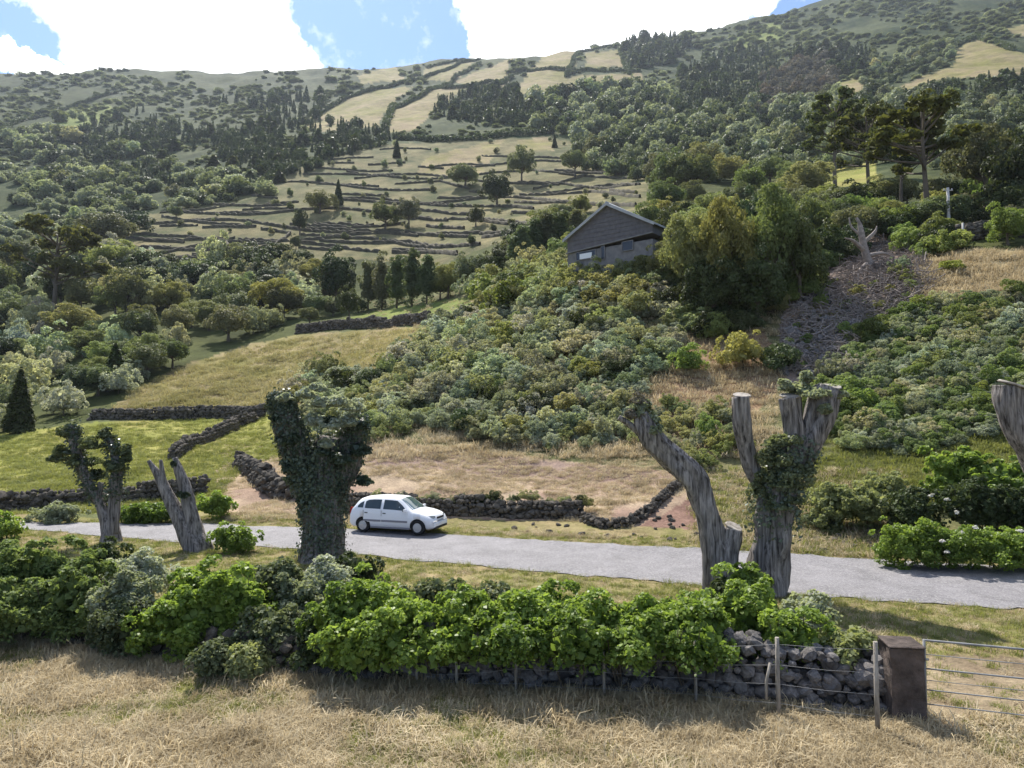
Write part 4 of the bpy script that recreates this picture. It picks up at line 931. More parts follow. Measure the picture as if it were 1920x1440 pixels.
# 4, 5: left pair
D4 = 26.6; t = tree_thing('slender V shaped pollarded tree with tufts of foliage, leftmost beside the road', 206, 1000, D4); b = MB()
s1 = limb_px(b, [(208, 1022, D4, 18), (205, 990, D4, 14), (188, 945, D4, 9), (165, 905, D4, 8), (148, 860, D4, 8), (138, 820, D4, 8), (132, 800, D4, 5)], 31, n=14)
s2 = limb_px(b, [(208, 1000, D4, 13), (213, 950, D4, 10), (218, 900, D4, 10), (216, 860, D4, 8), (205, 822, D4, 5)], 32, n=14)
s3 = limb_px(b, [(190, 950, D4, 7), (185, 930, D4, 6), (190, 905, D4, 5)], 33, n=8); b.build('trunk', M['bark'], t)
puffs('foliage', [(128, 815, D4, 22), (115, 850, D4, 24), (138, 868, D4 - .2, 20), (170, 838, D4 - .2, 24), (198, 818, D4, 18), (226, 848, D4, 20), (215, 880, D4 - .3, 22), (168, 868, D4 + .2, 22), (236, 862, D4, 14), (105, 862, D4, 14), (180, 895, D4 + .3, 18)], M['mid'], t, 14, .09, 1000)
ivy('ivy', [s1[20:], s2[14:]], 2600, .08, t, M['ivy'], .18, 15, cover=.3); localize(t)
D5 = 25.0; t = tree_thing('bare dark pollard stump with three pointed limbs between the road and bushes', 368, 1040, D5); b = MB()
limb_px(b, [(378, 1062, D5, 26), (366, 1020, D5, 22), (338, 975, D5, 15), (314, 930, D5, 10), (295, 892, D5, 7), (278, 864, D5, 3)], 41, n=16)
limb_px(b, [(368, 1010, D5, 17), (358, 960, D5, 13), (345, 910, D5, 10), (335, 880, D5, 8), (328, 858, D5, 4)], 42, n=14)
limb_px(b, [(322, 940, D5, 9), (308, 905, D5, 6), (301, 862, D5, 3)], 43, n=10); b.build('trunk', M['bark'], t)
puffs('foliage', [(330, 872, D5, 9), (345, 930, D5 - .3, 10)], M['ivy'], t, 16, .07, 900); localize(t)
# 6: limb reaching in at the right edge
D6 = 16.6; t = tree_thing('sawn off pollard limb reaching in at the picture edge above the hedge', 2105, 1160, D6); b = MB()
limb_px(b, [(2110, 1180, D6, 60), (2080, 1060, D6, 50), (2020, 960, D6, 42), (1958, 880, D6, 32), (1918, 815, D6, 27), (1896, 760, D6, 26), (1898, 725, D6, 26)], 51)
limb_px(b, [(2010, 930, D6, 30), (2020, 850, D6, 30), (2030, 720, D6, 28)], 52); b.build('trunk', M['bark'], t)
b = MB(); e = P(1898, 722, D6); b.tube([e, e + Vector((.015, -.01, .05))], [.33, .30], 16); b.build('cut_end', M['cut'], t)
puffs('ivy', [(2020, 980, D6 - .3, 34), (2050, 1040, D6 - .3, 40)], M['ivy'], t, 17, .09, 800); localize(t)
print('pollards', round(time.time() - T0, 1))

# ------------------------------------------------------------ house on the slope
M['slate'] = mat_solid('dark_gable_render', (0.105, 0.098, 0.108), (0.15, 0.142, 0.15), 2.5, 0.9, bump=.3)
M['render'] = mat_solid('grey_wall_render', (0.15, 0.145, 0.15), (0.22, 0.212, 0.21), 2.0, 0.9)
M['fibre'] = mat_solid('grey_roof_sheet', (0.30, 0.31, 0.33), (0.40, 0.41, 0.42), 1.5, 0.7)
M['white'] = mat_solid('white_window_paint', (0.75, 0.76, 0.78), rough=.5)
M['opening'] = mat_solid('dark_glazing', (0.02, 0.022, 0.03), rough=.15, spec=.6)
def house():
    a = P(1064, 485, 70.0); c = P(1224, 485, 63.9); yaw = math.atan2(c.y - a.y, c.x - a.x); W = (c.to_2d() - a.to_2d()).length
    zf = 17.2; t = thing('house', 'grey gabled house with pale roof edges half hidden by bushes on the slope', 'house', (a.x, a.y, zf), yaw)
    ze = 22.8 - zf; zb = 21.0 - zf; zr = 25.45 - zf; L = 13.0
    b = MB(); b.add([(0, 0, zb + .35), (W, 0, zb + .9), (W, 0, ze), (W / 2, 0, zr), (0, 0, ze), (0, L, zb + .35), (W, L, zb + .9), (W, L, ze), (W / 2, L, zr), (0, L, ze)],
                   [(0, 1, 2, 3, 4), (9, 8, 7, 6, 5), (4, 9, 5, 0), (1, 6, 7, 2), (0, 5, 6, 1), (2, 7, 8, 3), (3, 8, 9, 4)]); b.build('gable_wall', M['slate'], t)
    for k in range(9):      # board joints of the gable cladding, set proud
        z = zb + 1.15 + k * .42; x0 = max(0.05, (z - ze) / (zr - ze) * W / 2 + .1) if z > ze else .05
        if W - 2 * x0 > .5: bb = MB(); bb.box((W / 2, -.015, z), (W - 2 * x0, .03, .035)); bb.build('board_joint', M['slate'], t)
    b = MB(); b.box((W / 2, L / 2 + .02, (zb + .35) / 2 - .6), (W - .02, L - .04, zb + 1.55)); b.build('lower_wall', M['render'], t)
    b = MB(); b.add([(-.1, -.18, zb + .32), (W + .1, -.18, zb + .87), (W + .1, .05, zb + .87), (-.1, .05, zb + .32), (-.1, -.18, zb + .44), (W + .1, -.18, zb + .99), (W + .1, .05, zb + .99), (-.1, .05, zb + .44)],
                    [(0, 1, 5, 4), (4, 5, 6, 7), (0, 3, 2, 1), (1, 2, 6, 5), (0, 4, 7, 3)]); b.build('ledge', M['render'], t)
    for (x0, x1, z0, z1, wh) in ((1.1, 3.4, -.05, .26, True), (4.05, 4.45, -.35, .45, False), (6.4, 7.6, .1, .5, False)):
        b = MB(); b.box(((x0 + x1) / 2, .0, zb + (z0 + z1) / 2 - .22), (x1 - x0, .10, z1 - z0 + .5)); w = b.build('window', M['opening'], t)
        b = MB(); zc = zb + (z0 + z1) / 2 - .22
        for xx in ((x0, x1)): b.box((xx, -.05, zc), (.08, .06, z1 - z0 + .5))
        for zz in (-(z1 - z0 + .5) / 2, (z1 - z0 + .5) / 2): b.box(((x0 + x1) / 2, -.055, zc + zz), (x1 - x0, .05, .07))
        b.build('frame', M['render'], w)
        if wh: b = MB(); b.box(((x0 + x1) / 2, -.065, zc - .08), ((x1 - x0) * .62, .03, (z1 - z0 + .5) * .66)); b.build('shutter', M['white'], w)
    ov, th = .35, .14
    sl = (zr - ze) / (W / 2)
    for sgn in (-1, 1):
        b = MB(); xe = W / 2 + sgn * (W / 2 + ov); zE = ze - sl * ov
        q = [(W / 2, -ov, zr + .03), (xe, -ov, zE + .03), (xe, L + ov, zE + .03), (W / 2, L + ov, zr + .03)]
        b.add(q + [(x, y, z + th) for x, y, z in q], [(0, 1, 2, 3), (7, 6, 5, 4), (0, 4, 5, 1), (1, 5, 6, 2), (2, 6, 7, 3)]); ro = b.build('roof', M['fibre'], t)
        for k in range(24):      # corrugation ribs running down the sheet
            y = -ov + .3 + k * (L + .1) / 24; rb = MB(); rb.tube([(W / 2 + sgn * .1, y, zr + .03 + th), (xe, y, zE + .03 + th)], .035, 6); rb.build('rib', M['fibre'], ro)
        b = MB(); b.add([(W / 2, -ov - .04, zr - .10), (xe, -ov - .04, zE - .10), (xe, -ov - .04, zE + .20), (W / 2, -ov - .04, zr + .20), (W / 2, -ov, zr - .10), (xe, -ov, zE - .10), (xe, -ov, zE + .20), (W / 2, -ov, zr + .20)],
                        [(0, 1, 2, 3), (7, 6, 5, 4), (3, 2, 6, 7), (0, 4, 5, 1), (1, 5, 6, 2)]); b.build('fascia', M['fibre'], ro)
    b = MB(); b.tube([(W / 2, -ov, zr + .2), (W / 2, L + ov, zr + .2)], .12, 8); b.build('ridge_cap', M['fibre'], t)
house()
M['concrete'] = mat_solid('pale_concrete', (0.42, 0.40, 0.38), (0.52, 0.50, 0.47), 3, 0.9)
def pole(px, ytop, ybot, D, r_, label, name='utility_pole', cat='pole', arm=True):
    p = P(px, ybot, D); q = P(px, ytop, D); z0 = g(p.x, p.y); t = thing(name, label, cat, (p.x, p.y, z0))
    b = MB(); h = q.z - z0; b.tube([(0, 0, -.3), (0, 0, h * .5), (0, 0, h)], [r_ * 1.25, r_, r_ * .8], 10); b.build('shaft', M['concrete'], t)
    if arm:
        b = MB(); b.box((0, -.02, h - .25), (.9, .08, .08)); b.build('crossarm', M['concrete'], t)
        for x in (-.38, .38): b = MB(); b.tube([(x, -.02, h - .21), (x, -.02, h - .08)], .035, 8); b.build('insulator', M['white'], t)
pole(1779, 352, 418, 66, .15, 'pale concrete utility pole standing among the pines on the right'); pole(1806, 418, 446, 60, .10, 'short pale concrete stake right of the taller pole', 'stake', 'post', False)

# ------------------------------------------------------------ uprooted stump and heap of cut branches
def dead_stump():
    c = hit1(1625, 505); D = c.y; t = thing('dead_stump', 'pale uprooted dead tree trunk with roots in the air above the gully', 'tree stump', c); b = MB()
    for q in ([(1636, 512, D, 8), (1626, 480, D, 7), (1617, 450, D, 6), (1612, 422, D, 4), (1606, 408, D, 2)], [(1622, 470, D, 5), (1600, 452, D - .3, 3), (1584, 446, D - .4, 1)], [(1620, 455, D, 4), (1640, 436, D + .2, 3), (1644, 424, D + .3, 1)],
              [(1628, 490, D, 6), (1650, 505, D - .4, 4), (1680, 520, D - .8, 3), (1702, 530, D - 1, 1.5)], [(1626, 495, D, 5), (1604, 515, D - .5, 4), (1580, 524, D - .8, 2)], [(1624, 480, D, 4), (1655, 475, D - .2, 3), (1676, 482, D - .3, 1)],
              [(1630, 500, D, 5), (1625, 525, D - .5, 3), (1612, 545, D - .9, 1)], [(1612, 440, D, 3), (1596, 425, D, 2), (1592, 408, D, 1)]): limb_px(b, q, int(q[0][0] + q[-1][0]), n=9)
    b.build('trunk', M['dead'], t); localize(t)
dead_stump()
def branch_heap(name, label, poly, n, seed, lmin, lmax, mat):
    pts = hit(*rand_in(poly, n, seed).T); pts = pts[~np.isnan(pts[:, 0])]; r = random.Random(seed); b = MB()
    for p in pts:
        L = r.uniform(lmin, lmax); d = Vector((r.uniform(-1, 1), r.uniform(-.6, .3), r.uniform(-.5, .6))).normalized() * L; s_ = Vector(p) + Vector((0, 0, r.uniform(0, .5))); k = r.uniform(.02, .06)
        b.tube([s_ - d / 2, s_ + Vector((r.uniform(-.1, .1), 0, r.uniform(-.1, .15))) * L, s_ + d / 2], [k, k * .8, k * .3], 5, cap=False)
    o = b.build(name, mat); tag(o, label, kind='stuff'); return o
branch_heap('brushwood', 'heap of dead grey branches and roots in the gully', [(1560, 560), (1590, 440), (1660, 420), (1740, 480), (1750, 545), (1680, 600), (1600, 600)], 1500, 5, .6, 2.6, M['dead'])
branch_heap('brushwood', 'fallen twigs strewn down the eroded gully', [(1450, 700), (1480, 580), (1540, 510), (1640, 590), (1580, 700)], 1300, 6, .4, 1.5, M['dead'])
print('house etc', round(time.time() - T0, 1))
# ------------------------------------------------------------ near hedge and bushes
def hedge_bush(label, px, py_top, py_bot, wpx, D, mat, seed, leaf=.11, n=3200, depth=.9, name='bush', cat='bush', group=None, stem=True):
    """a bush modelled at its own size: wpx wide in the photograph at distance D"""
    c = P(px, 720, D); z0 = g(c.x, c.y); zt = P(px, py_top, D).z; h = max(.4, zt - z0); w = wpx * D / F
    t = thing(name, label, cat, (c.x, c.y, z0), 0, group)
    w *= 1.12
    V, Fq, cc = clumpy(seed, (w / 2, depth / 2 + .15, h * .52), h * .5, int(20 + w * 20), .19, int(n * max(.5, w * h / 3.0)), leaf, zmin=-.95, inner=.25, spread=.7, asp=1.25)
    zl = P(px, py_bot, D).z - z0
    if zl > .1: keep = V.reshape(-1, 4, 3)[:, :, 2].mean(1) > zl * np.random.default_rng(seed).uniform(.6, 1.3, len(Fq)); V = V.reshape(-1, 4, 3)[keep].reshape(-1, 3); Fq = np.arange(len(V)).reshape(-1, 4)
    tag(mobj('foliage', arr_mesh('foliage', V, Fq, mat), t), kind='stuff')
    b = MB(); r = random.Random(seed)
    for k in range(4):
        x = r.uniform(-.35, .35) * w; b.tube([(x * .5, .3, -.05), (x * .8 + r.uniform(-.1, .1), r.uniform(.1, .25), h * .4), (x + r.uniform(-.1, .1), r.uniform(-.2, .1), h * .85)], [.02, .014, .006], 6, cap=False)
    b.build('stem', M['bark_far'], t); return t
NB = [  # px, top, bottom limit, width, distance, material, leaf, label
 (655, 1075, 1240, 170, 13.0, 'bright', .068, 'leafy vine bush at the left end of the hedge, beside the ivy tree foot'),
 (760, 1100, 1245, 170, 13.1, 'bright', .068, 'leafy vine bush over the wall in front of the car'),
 (870, 1095, 1225, 150, 13.0, 'bright', .068, 'leafy vine bush above the two thin fence stakes'),
 (975, 1100, 1215, 160, 12.9, 'bright', .068, 'leafy vine bush behind the third fence post from the left'),
 (1085, 1108, 1215, 160, 12.7, 'bright', .068, 'leafy vine bush behind the fourth fence post from the left'),
 (1195, 1102, 1215, 160, 12.6, 'bright', .068, 'leafy vine bush left of the forked pollards'),
 (1300, 1108, 1215, 150, 12.5, 'bright', .068, 'leafy vine bush behind the middle fence post'),
 (1395, 1075, 1210, 170, 13.2, 'bright', .068, 'leafy vine mound around the feet of the two pollards'),
 (1478, 1135, 1215, 150, 12.3, 'bright', .068, 'low leafy vine growing over the bare end of the stone wall'),
 (1585, 1165, 1235, 130, 12.2, 'olive', .08, 'sparse low plants on top of the wall beside the gatepost'),
 (700, 1150, 1226, 200, 12.35, 'bright', .066, 'vine curtain hanging over the left end of the wall'),
 (835, 1150, 1212, 170, 12.3, 'bright', .066, 'vine curtain hanging between the two thin stakes'),
 (960, 1145, 1206, 170, 12.2, 'bright', .066, 'vine curtain hanging over the wall at the third post'),
 (1080, 1150, 1209, 160, 12.0, 'bright', .066, 'vine curtain hanging over the wall at the fourth post'),
 (1190, 1145, 1204, 170, 11.95, 'bright', .066, 'yellowing vine curtain on the wall below the gap between the tree and car'),
 (1310, 1150, 1206, 150, 11.85, 'bright', .066, 'vine curtain ending where the bare wall begins'),
 (1245, 1120, 1200, 160, 13.4, 'bright', .068, 'back row of the vine hedge below the leaning pollard'),
 (1030, 1095, 1180, 200, 14.2, 'bright', .068, 'back row of the vine hedge facing the road'),
 (880, 1085, 1180, 160, 14.4, 'mid', .075, 'dull green shrub at the back of the vine hedge'),
 (600, 1150, 1230, 60, 13.2, 'dark', .07, 'dark shrub closing the left end of the vine hedge'),
 (520, 1130, 1260, 120, 13.6, 'mid', .07, 'mixed weeds filling the gap left of the vine hedge'),
 (240, 1120, 1215, 130, 14.0, 'mid', .07, 'dull bush hiding the foot of the shaded wall'),
 (1400, 1060, 1100, 70, 17.6, 'bright', .11, 'vine climbing between the two pollard stems'),
 (1355, 1085, 1110, 60, 17.6, 'dark', .10, 'dark shrub at the foot of the leaning pollard'),
 (1512, 1110, 1170, 90, 14.5, 'scrub', .07, 'grey green shrub between the hedge and the road'),
 (705, 1058, 1110, 120, 15.0, 'bright', .075, 'round leafy bush with glossy leaves left of the pasture verge'),
 (790, 1080, 1120, 110, 14.4, 'mid', .08, 'dull green shrub rising behind the hedge near the car'),
 (618, 1035, 1130, 100, 15.5, 'silver', .06, 'pale feathery bush under the ivy tree'),
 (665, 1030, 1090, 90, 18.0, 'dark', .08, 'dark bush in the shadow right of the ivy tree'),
 (75, 1000, 1170, 260, 15.6, 'fresh', .065, 'large rounded bush at the far left of the hedge'),
 (30, 1075, 1190, 180, 14.6, 'fresh', .065, 'yellowish green bush in front of the large left bush'),
 (150, 1060, 1180, 150, 14.8, 'fresh', .065, 'green bush casting shade left of the broken wall'),
 (-120, 1010, 1180, 260, 15.5, 'mid', .08, 'rounded bush cut by the left picture edge'),
 (205, 1010, 1100, 110, 18.0, 'dark', .08, 'dark bush at the foot of the slender V shaped pollard'),
 (250, 1060, 1200, 140, 14.4, 'scrub', .06, 'grey green bush over the shaded wall'),
 (265, 1025, 1100, 130, 17.0, 'silver', .06, 'silvery bush below the bare dark stump'),
 (345, 1100, 1230, 170, 13.9, 'bright', .075, 'bright green rounded bush left of centre with large leaves'),
 (440, 1055, 1225, 180, 14.2, 'bright', .075, 'tall leafy green bush between the stump and the ivy tree'),
 (395, 1050, 1110, 130, 15.6, 'bright', .075, 'leafy bush top behind the tall left bush'),
 (505, 1040, 1180, 120, 15.0, 'mid', .08, 'mixed green shrub left of the ivy tree foot'),
 (565, 1070, 1180, 90, 14.6, 'scrub', .06, 'grey shrub hanging left of the vine hedge'),
 (445, 985, 1035, 90, 24.6, 'bright', .075, 'light green round bush at the roadside right of the bare stump'),
 (410, 925, 985, 70, 31.5, 'bright', .075, 'green bush by the road in front of the pasture wall'),
 (300, 945, 985, 130, 31.0, 'bright', .075, 'low leafy bush along the pasture wall behind the stump'),
 (115, 945, 982, 90, 31.5, 'scrub', .08, 'low grey green bush beside the road at the left'),
 (255, 950, 985, 60, 31.2, 'bright', .075, 'small leafy bush at the foot of the reddish wall'),
 (10, 960, 1010, 90, 27.0, 'bright', .09, 'light green bush at the left edge beside the road'),
 (480, 1210, 1290, 60, 13.0, 'olive', .06, 'straggly weeds leaning over the dry grass left of the hedge'),
 (415, 1200, 1280, 60, 13.0, 'mid', .06, 'small weeds at the foot of the tall left bush'),
 (560, 1130, 1200, 50, 14.0, 'dark', .07, 'dark narrow shrub in the gap before the vine hedge'),
]
for i, (px, yt, yb, w, D, mt, lf, lab) in enumerate(NB):
    hedge_bush(lab, px, yt, yb, w, D, M[mt], 300 + i, lf, n=int(2600 * max(1, (.105 / lf) ** 1.6)))
RB = [ # right side bushes above and on the far side of the road
 (1700, 972, 155, 21.9, 'bright', .06, 'neatly rounded left end of the clipped roadside hedge'),
 (1780, 980, 155, 21.6, 'bright', .06, 'middle of the clipped roadside hedge with pale flowers'),
 (1870, 990, 165, 21.3, 'bright', .06, 'clipped roadside hedge at the right edge of the picture'),
 (1990, 1000, 150, 20.9, 'bright', .068, 'clipped roadside hedge continuing beyond the right edge'),
 (1560, 895, 110, 26.5, 'olive', .08, 'yellow topped bush shading the bank right of the forked pollard'),
 (1620, 900, 100, 26.5, 'olive', .08, 'yellowish bush in the middle of the right bank'),
 (1650, 880, 90, 28.0, 'olive', .08, 'yellow green bush higher on the right bank'),
 (1700, 905, 90, 25.5, 'dark', .08, 'dark green bush above the clipped hedge'),
 (1790, 835, 130, 27.5, 'bright', .12, 'large leaved bush on the right slope'),
 (1870, 850, 140, 26.5, 'bright', .12, 'large leaved bush under the sawn limb at the right edge'),
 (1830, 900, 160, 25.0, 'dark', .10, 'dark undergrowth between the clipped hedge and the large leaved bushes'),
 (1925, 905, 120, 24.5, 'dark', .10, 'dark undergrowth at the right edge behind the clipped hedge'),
 (1530, 960, 70, 27.0, 'mid', .08, 'small dark shrub at the roadside bank'),
]
for i, (px, yt, w, D, mt, lf, lab) in enumerate(RB):
    t = hedge_bush(lab, px, yt, 1400, w, D, M[mt], 400 + i, lf, n=int(2000 * max(1, (.1 / lf) ** 1.6)), depth=1.4 if D < 22 else 1.8)
# white hydrangea like flower heads on the clipped hedge: a few
M['flower'] = mat_solid('pale_flower_heads', (0.62, 0.60, 0.52), (0.75, 0.72, 0.66), 5, .8)
for k, (px, py) in enumerate([(1765, 1015), (1802, 1000), (1829, 990), (1794, 962), (1912, 996), (1777, 937), (1746, 930), (1775, 1035), (1880, 1028)]):
    p = P(px, py, 21.0 if py > 970 else 23.6); V, Fq, _ = clumpy(900 + k, (.09, .09, .07), 0, 5, .05, 60, .035, zmin=-.9)
    o = mobj('flower_head', arr_mesh('flower_head', V, Fq, M['flower'])); o.location = p; tag(o, 'pale round flower head on the clipped roadside hedge', 'flower', 'pale flower heads on the hedge')
print('near bushes', round(time.time() - T0, 1))

# ------------------------------------------------------------ scrub on the slope behind the car
MARKS = [(750, 965, 'the white car'), (1145, 430, 'the gabled house'), (606, 880, 'the big ivy clad pollard'), (1330, 950, 'the leaning pollard'), (1470, 850, 'the forked pollard'), (1620, 460, 'the dead stump'), (1779, 385, 'the pale pole'),
         (1742, 290, 'the tallest pine'), (1560, 600, 'the eroded gully'), (640, 660, 'the golden field'), (240, 850, 'the green pasture'), (100, 500, 'the broad left pine'), (630, 510, 'the dark round evergreen'), (750, 520, 'the centre conifer row'),
         (1370, 450, 'the sunlit thicket'), (1780, 1010, 'the clipped hedge'), (760, 200, 'the long ridge fields'), (1060, 130, 'the right ridge fields'), (1850, 120, 'the large golden hill field'), (450, 430, 'the left terraces'), (800, 420, 'the right terraces'),
         (750, 405, 'the paired terrace trees'), (1370, 160, 'the green plantation'), (1500, 165, 'the grey wood'), (200, 440, 'the broad dark tree'), (950, 560, 'the fresh green bush'), (1395, 650, 'the big rounded olive bush'), (1290, 670, 'the lone bright bush'), (300, 250, 'the dark left plantation'), (60, 330, 'the left picture edge'), (1900, 620, 'the dry grass slope')]
def where(w):
    px, py = project(w[0], w[1], w[2] + .5); m = min(MARKS, key=lambda a: (a[0] - px) ** 2 + (1.6 * (a[1] - py)) ** 2); dx, dy = px - m[0], (py - m[1]) * 1.6
    d = math.hypot(dx, dy); far = 'just ' if d < 70 else ('well ' if d > 190 else '')
    v = 'above' if dy < 0 else 'below'; h = 'left of' if dx < 0 else 'right of'
    if abs(dx) > 2.2 * abs(dy): return far + h + ' ' + m[2]
    if abs(dy) > 2.2 * abs(dx): return far + v + ' ' + m[2]
    return far + v + ' and ' + h + ' ' + m[2]
def scatter_things(poly, n, seed, mind, kinds, hpx, label, group, name='bush', cat='bush', parts=True, wf=1.0, avoid=None, hm=None, singles=10 ** 6, stuff_name='shrubs', stuff_label=None):
    """kinds: list of (prototype, weight, label adjective). Largest ones become things, the rest one 'stuff' object."""
    q = spaced(poly, n, seed, mind); p = hit(q[:, 0], q[:, 1]); ok = ~np.isnan(p[:, 0]); q, p = q[ok], p[ok]
    if avoid is not None: ok = ~avoid(q, p); q, p = q[ok], p[ok]
    r = random.Random(seed); lst = []
    for (px, py), w in zip(q, p):
        h = (r.uniform(*hpx) * w[1] / F) if hm is None else r.uniform(*hm); lst.append((h / w[1], w, h))
    lst.sort(key=lambda v: -v[0]); rest = {}
    for i, (_, w, h) in enumerate(lst):
        k = r.choices(kinds, [a[1] for a in kinds])[0]; nm = ('conifer_tree' if 'conifer' in k[0] else 'broadleaf_tree') if name == 'tree' else name; lab = '%s%s %s %s' % ('large ' if (h * F / w[1] - hpx[0]) / (hpx[1] - hpx[0]) > .7 else ('small ' if (h * F / w[1] - hpx[0]) / (hpx[1] - hpx[0]) < .3 else ''), k[2], label.replace('small ', '').replace('large ', ''), where(w)); lab = lab.replace(' just', '').replace(' well', '') if len(lab.split()) > 16 else lab; lab = lab.replace('green bush on the green slope', 'green bush') if len(lab.split()) > 16 else lab
        if i < singles: plant(k[0], nm, lab, cat, w, h, h * r.uniform(1.15, 1.7) * wf, k[2] + ' ' + label.replace('small ', '') + ('es' if label.endswith('bush') else 's'), parts and w[1] < 200, sink=h * .08)
        else: rest.setdefault(k[0], []).append((w, h))
    for key, v in rest.items():
        pts = np.array([w for w, h in v]); hs = np.array([h for w, h in v]); pts[:, 2] -= hs * .08; k_ = rng.uniform(.8, 1.2, len(v)) * wf
        scatter(stuff_name, pts, np.stack([np.zeros(len(v)), np.zeros(len(v)), rng.uniform(0, 6.28, len(v))], 1), np.stack([hs * k_, hs * k_, hs], 1), sources(key), stuff_label)
SLOPE = [(545, 740), (600, 700), (690, 700), (760, 650), (880, 600), (960, 545), (1060, 500), (1240, 520), (1260, 600), (1310, 620), (1240, 690), (1190, 760), (1170, 830), (1060, 850), (900, 830), (800, 805), (700, 830), (560, 850), (540, 790)]
KS = [('scrub', 5, 'grey green'), ('silver', 5, 'silvery'), ('olive_bush', 3, 'olive green'), ('dark_bush', 1, 'dark green')]
scatter_things(SLOPE, 285, 51, 22, KS, (28, 56), 'scrub bush', 'scrub bushes on the slope behind the car', name='scrub_bush', singles=210, stuff_name='undergrowth', stuff_label='small scrub bushes between the larger ones')
scatter_things(SLOPE, 420, 52, 11, KS, (16, 30), '', '', singles=0, stuff_name='undergrowth', stuff_label='low scrub filling the slope behind the car')
scatter_things([(880, 560), (1000, 500), (1060, 470), (1240, 480), (1270, 560), (1100, 560), (1000, 590)], 70, 53, 22, [('olive_bush', 4, 'yellow green'), ('scrub', 2, 'grey green'), ('leafy', 1, 'bright green')], (36, 70), 'bush', 'bushes below the gabled house')
scatter_things([(1500, 790), (1560, 690), (1610, 640), (1700, 590), (1800, 575), (1960, 555), (1960, 790), (1850, 790), (1760, 820), (1600, 850)], 105, 54, 26, [('scrub', 3, 'grey green'), ('leafy', 5, 'fresh green'), ('silver', 2, 'silvery')], (26, 54), 'bush on the green slope', 'bushes on the green slope at the right')
scatter_things([(1500, 800), (1550, 690), (1620, 630), (1720, 580), (1960, 545), (1960, 800), (1700, 860)], 420, 55, 12, [('scrub', 3, ''), ('leafy', 3, ''), ('silver', 1, '')], (18, 34), '', '', singles=0, stuff_name='undergrowth', stuff_label='fresh green ferns and scrub on the right slope')
scatter_things([(1180, 830), (1230, 740), (1290, 780), (1380, 760), (1390, 860), (1300, 880)], 24, 56, 24, [('olive_bush', 3, 'yellowish'), ('scrub', 2, 'grey green')], (26, 50), 'low bush', 'bushes behind the leaning pollard')
for (px, py, h, w, kind, lab) in [(1290, 700, 58, 80, 'leafy', 'rounded bright bush alone on the brown slope'), (1395, 690, 86, 110, 'olive_bush', 'big rounded olive bush below the shaded thicket'), (1455, 690, 60, 90, 'dark_bush', 'dark low bush right of the big rounded olive bush'),
        (1345, 640, 64, 70, 'leafy', 'light bush at the foot of the dark thicket'), (1480, 530, 90, 90, 'leafy', 'sunlit yellow green bush left of the dead stump'), (1440, 565, 60, 70, 'leafy', 'sunlit bush lower left of the dead stump'),
        (1085, 514, 50, 70, 'scrub', 'grey bush against the left front of the house'), (1135, 512, 62, 90, 'olive_bush', 'olive bush against the middle front of the house'), (1185, 506, 78, 100, 'olive_bush', 'tall olive bush against the right front of the house'), (1225, 500, 84, 90, 'scrub', 'grey bush at the right corner of the house'),
        (950, 590, 70, 100, 'leafy', 'fresh green bush at the left end of the house thicket'), (1115, 812, 42, 46, 'silver', 'pale round bush near the foot of the scrub slope'), (1330, 830, 60, 60, 'leafy', 'light green weeds behind the leaning pollard'),
        (1365, 800, 50, 60, 'scrub', 'grey bush seen between the two pollards'), (1690, 510, 36, 50, 'scrub', 'small grey bush beside the branch heap'), (1785, 510, 26, 60, 'leafy', 'small green bush in the dry grass at the upper right'),
        (1320, 560, 60, 90, 'olive_bush', 'yellow green bush on the edge of the dark thicket'), (1200, 600, 70, 90, 'olive_bush', 'yellow green bush under the right side of the house'), (1100, 605, 40, 80, 'scrub', 'grey green bush beneath the brown bare patch')]:
    p = hit1(px, py); k = p.y / F; plant(kind, 'bush', lab, 'bush', p, h * k, w * k, sink=.1)
print('scrub', round(time.time() - T0, 1))

